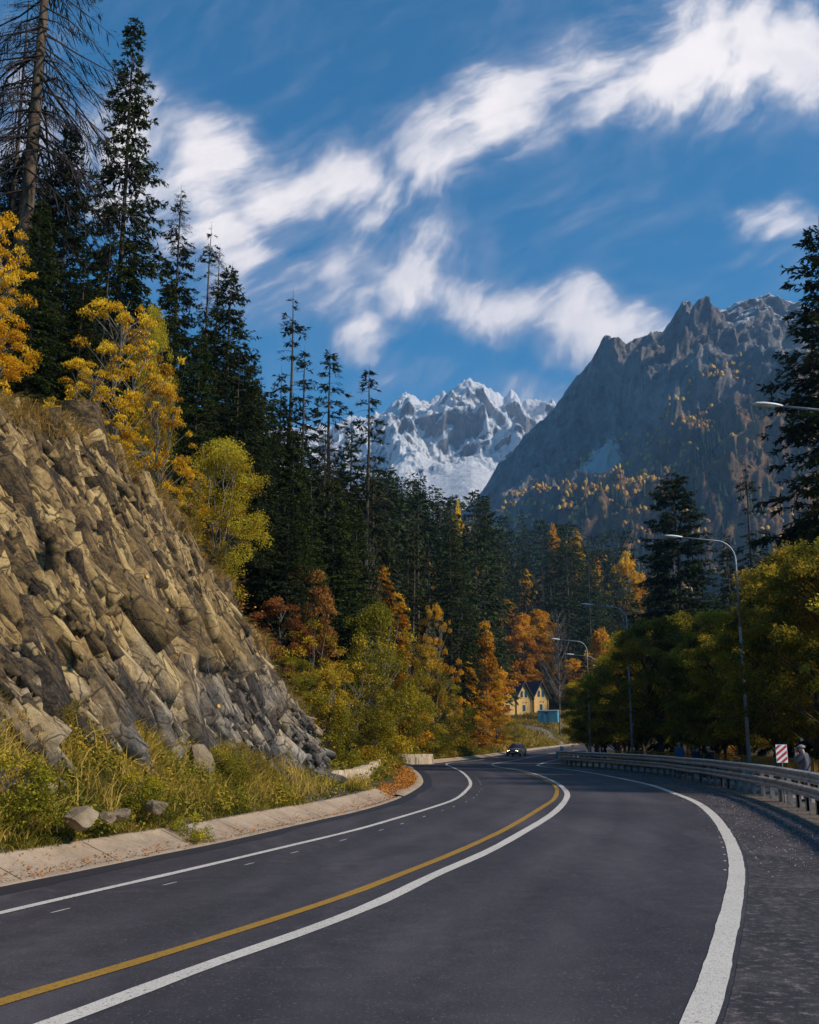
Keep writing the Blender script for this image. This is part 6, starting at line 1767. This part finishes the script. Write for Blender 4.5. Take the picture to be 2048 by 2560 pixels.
SHOOT = dict(STAND, chest=(0, -.05, 1.32), neck=(0, -.01, 1.50), head=(0, .05, 1.59), el=[(-.27, .17, 1.22), (.27, .17, 1.22)], wr=[(-.08, .20, 1.53), (.09, .20, 1.53)])
SIT = dict(STAND, hip=(0, 0, .80), chest=(0, .08, 1.16), neck=(0, .13, 1.33), head=(0, .18, 1.42), sh=[(-.18, .08, 1.25), (.18, .08, 1.25)], el=[(-.23, .24, 1.02), (.23, .24, 1.02)], wr=[(-.08, .42, .96), (.08, .42, .96)],
           hp=[(-.11, .05, .76), (.11, .05, .76)], kn=[(-.14, .42, .68), (.14, .42, .68)], an=[(-.13, .36, .14), (.13, .34, .14)])
def on_path(u, y, off=1.6):
    while PD(u, 1560, y).x - float(xrail(y)) < off: y += .25
    x = PD(u, 1560, y).x; return (x, y, float(zroad(y)) + .02)
ph_ = person(on_path(1689, 28, .75), math.radians(55), 'photographer in a grey jacket and patterned cap with a strap across the back', 'jacket_grey', 'black_cloth', 'cap', SHOOT, 'cap', True, True)
person(on_path(1430, 58), math.radians(20), 'standing person in a bright blue jacket and pale knit hat behind the guardrail', 'jacket_blue', 'black_cloth', 'whitecap', STAND, 'knit_hat')
person(on_path(1462, 50), math.radians(-60), 'seated person in dark navy clothes right of the person in bright blue', 'navy', 'black_cloth', 'navy', SIT, 'knit_hat')
person(on_path(1497, 47), math.radians(50), 'seated person in dark clothes with a whitish knit hat behind the guardrail', 'black_cloth', 'navy', 'whitecap', SIT, 'knit_hat')
for k, (u, y) in enumerate(((1462, 50), (1497, 47))):
    q = on_path(u, y); m = MB(); m.box(-.5, .5, -.2, .2, .60, .64)
    b = empty('bench', q, math.radians((-60, 50)[k]), ('low bench under the person in navy', 'low bench under the seated person with the whitish hat')[k], 'bench')
    m.build('seat', MT['wood_dark'], b)
    for sx in (-.42, .42): MB().box(sx - .04, sx + .04, -.15, .15, 0, .598).build('leg', MT['wood_dark'], b)

# ------------------------------------------------------------------ ground cover
rg = np.random.default_rng(77)
def blades(name, P0, n_per, ln, wd, mat, lean=.45, bias=None, tint0=.4, tintv=.22, spread=.10, kind='stuff', droop=.0, patch=None):
    ic = np.repeat(np.arange(len(P0)), n_per); m = len(ic)
    p = P0[ic] + rg.normal(0, spread, (m, 3)) * np.array([1, 1, .02])
    d = rg.normal(0, lean, (m, 3)); d[:, 2] = 1
    if bias is not None: d += bias
    d = unit(d); side = unit(np.cross(d, rg.normal(0, 1, (m, 3))))
    lsc = (0.55 + .9 * rg.uniform(0, 1, len(P0)))[ic] * rg.uniform(.5, 1.15, m); L_ = ln * lsc
    mid_ = p + d * (L_ * .55)[:, None]; d2 = unit(d + np.stack([d[:, 0] * .8, d[:, 1] * .8, -np.full(m, .35 + droop)], 1)); tip = mid_ + d2 * (L_ * .5)[:, None]
    w = wd * rg.uniform(.7, 1.3, m)[:, None]
    V = np.stack([p - side * w * .5, p + side * w * .5, mid_ + side * w * .42, mid_ - side * w * .42, tip, ], 1)
    V = V.reshape(-1, 3); b = np.arange(m)[:, None] * 5
    Fq = np.concatenate([b + np.array([0, 1, 2, 3]), b + np.array([3, 2, 4, 4])])[:, :]
    # second face is a triangle stored as a thin quad
    V2 = V.reshape(m, 5, 3); tipb = V2[:, 4] + side * w * .05; V = np.concatenate([V2, tipb[:, None]], 1).reshape(-1, 3); b = np.arange(m)[:, None] * 6
    Fq = np.concatenate([b + np.array([0, 1, 2, 3]), b + np.array([3, 2, 5, 4])])
    base_t = tint0 + tintv * fbm(P0[:, 0] * .8, P0[:, 1] * .8, oct=3, seed=5) * 2.2
    ti = np.clip(base_t[ic] + rg.normal(0, .13, m), 0, 1); ti = np.concatenate([ti, ti])
    o = link(name, mesh_np(name, V, Fq, MT[mat], tint=ti)); tagp(o, kind=kind); return o


def leaves_on(name, P0, n_per, size, mat, rad=.12, up=.9, h=.10, tint0=.5):
    ic = np.repeat(np.arange(len(P0)), n_per); m = len(ic); g = rg.normal(0, rad, (m, 3)); g[:, 2] = np.abs(rg.normal(0, h, m))
    p = P0[ic] + g; d = rg.normal(0, 1, (m, 3)); d[:, 2] = rg.normal(.1, .35, m); d = unit(d); n_ = unit(rg.normal(0, .45, (m, 3)) + np.array([.15, -.2, up])); side = unit(np.cross(d, n_))
    V, Fq = cards(p, d, side, size * rg.uniform(.6, 1.35, m), size * .8 * rg.uniform(.6, 1.2, m))
    ti = np.clip(tint0 + .2 * fbm(P0[:, 0] * 1.1, P0[:, 1] * 1.1, oct=3, seed=9)[ic] * 2 + rg.normal(0, .16, m), 0, 1)
    o = link(name, mesh_np(name, V, Fq, MT[mat], tint=ti)); tagp(o, kind='stuff'); return o


def scatter(n, d0, d1, y0, y1, dens=None, pw=1.0):
    y = rg.uniform(y0, y1, n); d = d0 + (d1 - d0) * rg.uniform(0, 1, n) ** pw; x = xleft(y) - d
    p = np.stack([x, y, terrain(x, y)], 1)
    if dens is not None: p = p[dens(p, d) > rg.uniform(0, 1, n)]
    return p
pat = lambda sc, th_, sd: (lambda p, d: np.clip((fbm(p[:, 0] * sc, p[:, 1] * sc, oct=3, seed=sd) - th_) * 4 + .5, 0, 1))
bare_g = lambda p: sstep(p[:, 1], 27.5, 29.5) * (1 - sstep(p[:, 1], 34.5, 36))       # gravelly patch under the end of the cliff
PV = scatter(9500, 1.35, 5.0, 9, 37, lambda p, d: np.clip((fbm(p[:, 0] * .7, p[:, 1] * .7, oct=3, seed=15) + .25) * 3 + (d - 2) * .3, .12, 1) * (1 - .85 * bare_g(p)))
blades('tall_grass', PV, 15, .46, .017, 'grass', .40, tint0=.74, tintv=.22)
PV = scatter(6000, 1.12, 3.2, 9, 37, lambda p, d: (1 - .9 * bare_g(p)))
blades('short_grass', PV, 12, .16, .016, 'grass', .6, tint0=.30, tintv=.2)
PV = scatter(5200, 1.2, 4.6, 9, 37, lambda p, d: np.clip((fbm(p[:, 0] * .9, p[:, 1] * .9, oct=3, seed=16) + .12) * 4, .05, 1) * (1 - .8 * bare_g(p)))
leaves_on('leafy_weeds', PV, 26, .075, 'weed', .15, .8, .13, .6)
# crest of the cliff
uc = rg.uniform(0, .90, 4200) ** 1.0; ci = (uc * (NU - 1)).astype(int); cj = ((1.0 + rg.uniform(-.06, .14, len(uc)) * 1.0) / 1.22 * (NV - 1)).astype(int)
PC = Vc[ci, cj]; PC = PC[(fbm(PC[:, 0] * .8, PC[:, 1] * .8, oct=3, seed=33) > -.35)]
blades('crest_grass', PC, 12, .46, .016, 'grass', .45, bias=np.array([.30, -.25, 0]), tint0=.66, tintv=.16, spread=.12, droop=.5)
# tufts rooted on ledges of the rock
n_ = 1500; ci = rg.integers(5, NU - 5, n_); cj = rg.integers(int(.1 * NV / 1.22), int(.98 * NV / 1.22), n_); gz_ = (Vc[ci, cj + 4, 2] - Vc[ci, cj - 4, 2]); ru = np.linalg.norm(Vc[ci, cj + 4] - Vc[ci, cj - 4], axis=1)
kp = (gz_ / ru < .45) & (vnoise(A[ci, cj] * .6, B[ci, cj] * .6, seed=3) > -.05); PC = Vc[ci, cj][kp]
blades('ledge_grass', PC, 12, .26, .013, 'grass', .55, bias=np.array([.3, -.2, 0]), tint0=.55, spread=.07, droop=.4)
# beyond the spur, along the kerb and up the bank
PV = scatter(9000, 1.3, 9, 37, 130, lambda p, d: np.where((p[:, 1] < 68) & (d < 1.9), 0.0, 1.0) * np.clip(1.3 - d * .1, .2, 1), 1.5)
blades('bank_grass', PV, 9, .45, .03, 'grass', .5, tint0=.42, tintv=.25, spread=.2)
PV = scatter(4500, 1.3, 6, 37, 135, lambda p, d: np.where((p[:, 1] < 68) & (d < 1.9), 0.0, 1.0), 1.6)
leaves_on('bank_weeds', PV, 22, .14, 'weed', .3, .8, .2)
PV = scatter(9000, 1.3, 34, 130, 290, lambda p, d: pat(.10, -.25, 18)(p, d), 1.2)
PV = PV[np.min(np.linalg.norm(PV[:, None, :2] - np.array([tr_c[0] + (tr_c[-1] - tr_c[0]) * q for q in np.linspace(0, 1, 20)])[None], axis=2), axis=1) > 3.4]
blades('meadow_grass', PV, 8, .8, .09, 'grass', .5, tint0=.58, tintv=.25, spread=.5)
PV = scatter(5000, 2, 30, 40, 120, None, 1.0)
leaves_on('forest_floor_leaves', PV, 18, .16, 'fallen', .6, 1, .10, .4)
def pebbles(name, P0, sz, mat):
    m = len(P0); a = rg.uniform(0, 6.28, m); s = sz * rg.uniform(.5, 1.5, m); k = 5; th = np.arange(k) * 2 * np.pi / k
    b = np.stack([np.cos(a[:, None] + th) * s[:, None], np.sin(a[:, None] + th) * s[:, None] * .8, np.zeros((m, k)) - .005], -1) + P0[:, None]
    t_ = P0[:, None] + np.stack([np.cos(a[:, None] + th + .5) * s[:, None] * .55, np.sin(a[:, None] + th + .5) * s[:, None] * .5, np.repeat((s * .6)[:, None], k, 1)], -1)
    V = np.concatenate([b, t_, t_.mean(1, keepdims=True)], 1).reshape(-1, 3); o = np.arange(m)[:, None, None] * 11; kk = np.arange(k)[None, :, None]
    Fs = np.concatenate([np.concatenate([o + kk, o + (kk + 1) % k, o + k + (kk + 1) % k, o + k + kk], -1).reshape(-1, 4), np.concatenate([o + k + kk, o + k + (kk + 1) % k, o + 10 + 0 * kk, o + 10 + 0 * kk], -1).reshape(-1, 4)[:, :]])
    Fs = Fs[: 5 * m]
    top = np.concatenate([(np.arange(m)[:, None] * 11 + np.array(q)) for q in ([5, 6, 7, 8], [5, 8, 9, 5])])[: m]
    Fs = np.concatenate([Fs, top]); o = link(name, mesh_np(name, V, Fs, mat)); tagp(o, kind='stuff'); return o
# leaves blown into the gutter at the bend
n_ = 5200; yy = rg.uniform(36, 76, n_); dd_ = rg.uniform(.42, 1.45, n_) ** 1.0; keep = rg.uniform(0, 1, n_) < np.clip(1.2 - np.abs(yy - 53) / 20, .08, 1)
yy, dd_ = yy[keep], dd_[keep]; PL = np.stack([xleft(yy) - dd_, yy, zroad(yy) + .035 + np.clip(dd_ - .38, 0, .6) * .26], 1)
leaves_on('fallen_leaves', PL, 4, .085, 'fallen', .07, 1.4, .012)
n_ = 500; s_ = rg.uniform(8, gs[-1] - 5, n_); o_ = -rg.uniform(.3, 2.8, n_) ** 1.2; pq_ = np.array([gpos(a, b)[0] for a, b in zip(s_, o_)]); leaves_on('shoulder_leaves', np.column_stack([pq_, zroad(pq_[:, 1]) + .012]), 1, .05, 'fallen', .02, 1.5, .004)
n_ = 900; yy = rg.uniform(8, 37, n_); dd_ = rg.uniform(.10, .45, n_) + rg.exponential(.18, n_) * (rg.uniform(0, 1, n_) < .3); PL = np.stack([xleft(yy) - dd_, yy, zroad(yy) + .012 + np.clip(dd_ - .24, 0, .7) * .40], 1)
leaves_on('gutter_leaves', PL, 2, .045, 'fallen', .04, 1.4, .006)
n_ = 1500; yy = rg.uniform(7, 37, n_); dd_ = .30 - np.abs(rg.normal(0, .10, n_)); pebbles('gutter_grit', np.stack([xleft(yy) - dd_, yy, zroad(yy) + .0 + np.clip(dd_ - .24, 0, .7) * .40], 1), .012, MT['gravel'])
# undergrowth below the hedge
s_ = rg.uniform(4, gs[-1], 3800); o_ = rg.uniform(4.4, 13, 3800); pq_ = np.array([gpos(a, b)[0] for a, b in zip(s_, o_)])
leaves_on('undergrowth', np.column_stack([pq_, zroad(pq_[:, 1]) - .03]), 30, .12, 'rust', .35, .6, .35, .45)
# stones on the gravel strip
s_ = rg.uniform(3, gs[-1], 4200); o_ = rg.normal(-.1, .55, 4200); pq_ = np.array([gpos(a, b)[0] for a, b in zip(s_, o_)]); pebbles('gravel_stones', np.column_stack([pq_, zroad(pq_[:, 1]) + .012]), .022, MT['gravel'])
s_ = rg.uniform(3, gs[-1], 5200); o_ = -.55 - np.minimum(rg.gamma(1.2, .55, 5200), 2.0); pq_ = np.array([gpos(a, b)[0] for a, b in zip(s_, o_)]); pebbles('shoulder_grit', np.column_stack([pq_, zroad(pq_[:, 1]) + .006]), .011, MT['concrete'])
PV = scatter(3000, 1.05, 4.2, 9, 37, lambda p, d: np.clip(bare_g(p) + .25, 0, 1)); pebbles('verge_stones', PV, .045, MT['gravel'])
# shrubs on the verge
for i_, (key, u, v, y, sc_v, lab) in enumerate((('shrub_gold', 500, 1592, 26.5, .6, 'yellow shrub below the cliff right of the slanted boulder'), ('shrub_gold', 540, 1625, 27.5, .5, 'small yellow shrub lower right of the other by the cliff'), ('shrub_olive', 470, 1640, 25.5, .55, 'low olive shrub beside the slanted boulder'),
        ('shrub_olive', 300, 1650, 20.5, .5, 'low olive shrub in the tall grass left of the slanted boulder'), ('shrub_olive', 30, 1600, 17.0, .7, 'olive shrub at the left edge under the cliff'), ('shrub_gold', 100, 1545, 19.8, .55, 'yellowish shrub at the cliff foot near the left edge'),
        ('shrub_olive', 395, 1725, 20.6, .38, 'small green weed clump hanging over the gutter'))):
    p = PD(u, v, y); z_ = tz(p.x, p.y); plant('shrub', BL[key], (p.x, p.y, z_ - .03), (sc_v,) * 3, i_ * 1.1, lab, None, 'shrub')
# dirt track past the trailer (its line is set with the ground)
tk = np.array([[q.x, q.y] for q in (PD(1222, 1570, 196), PD(1190, 1566, 204), PD(1150, 1557, 214), PD(1118, 1549, 222), PD(1092, 1541, 230))])
sq = np.concatenate([[0], np.cumsum(np.linalg.norm(np.diff(tk, axis=0), axis=1))]); m_ = 60; qq_ = np.linspace(0, sq[-1], m_); L_ = np.stack([np.interp(qq_, sq, tk[:, 0]), np.interp(qq_, sq, tk[:, 1])], 1)
for _ in range(20): L_[1:-1] = .25 * L_[:-2] + .5 * L_[1:-1] + .25 * L_[2:]
t_ = unit(np.gradient(L_, axis=0)); n_ = np.stack([t_[:, 1], -t_[:, 0]], 1); V = []
for i in range(m_):
    for o in np.linspace(-2.6, 2.6, 7):
        p = L_[i] + n_[i] * o * (1 + .15 * math.sin(i * .7)); V.append((p[0], p[1], tz(p[0], p[1]) + .10))
i = np.arange(m_ - 1)[:, None] * 7; j = np.arange(6)[None]
tagp(link('dirt_track', mesh_np('dirt_track', np.array(V), np.stack([i + j, i + j + 1, i + 7 + j + 1, i + 7 + j], -1).reshape(-1, 4), MT['gravel'], smooth=True)), kind='structure')

# ------------------------------------------------------------------ the air
hz = MB(); hz.box(-5600, 5600, -400, 7000, -60, 1400)
t = NT('air'); t.n.remove(t.bsdf)
pv = t.n.new('ShaderNodeVolumePrincipled'); pv.inputs['Density'].default_value = 0.00013; pv.inputs['Color'].default_value = (.30, .55, .95, 1); pv.inputs['Anisotropy'].default_value = .2
t.link(pv.outputs[0], t.out.inputs['Volume'])
tagp(hz.build('haze', t.mat), kind='stuff')
n_long = [o.name for o in bpy.data.objects if 'label' in o and len(o['label'].split()) > 16]
print('long labels', n_long[:10], 'objects', len(bpy.data.objects))
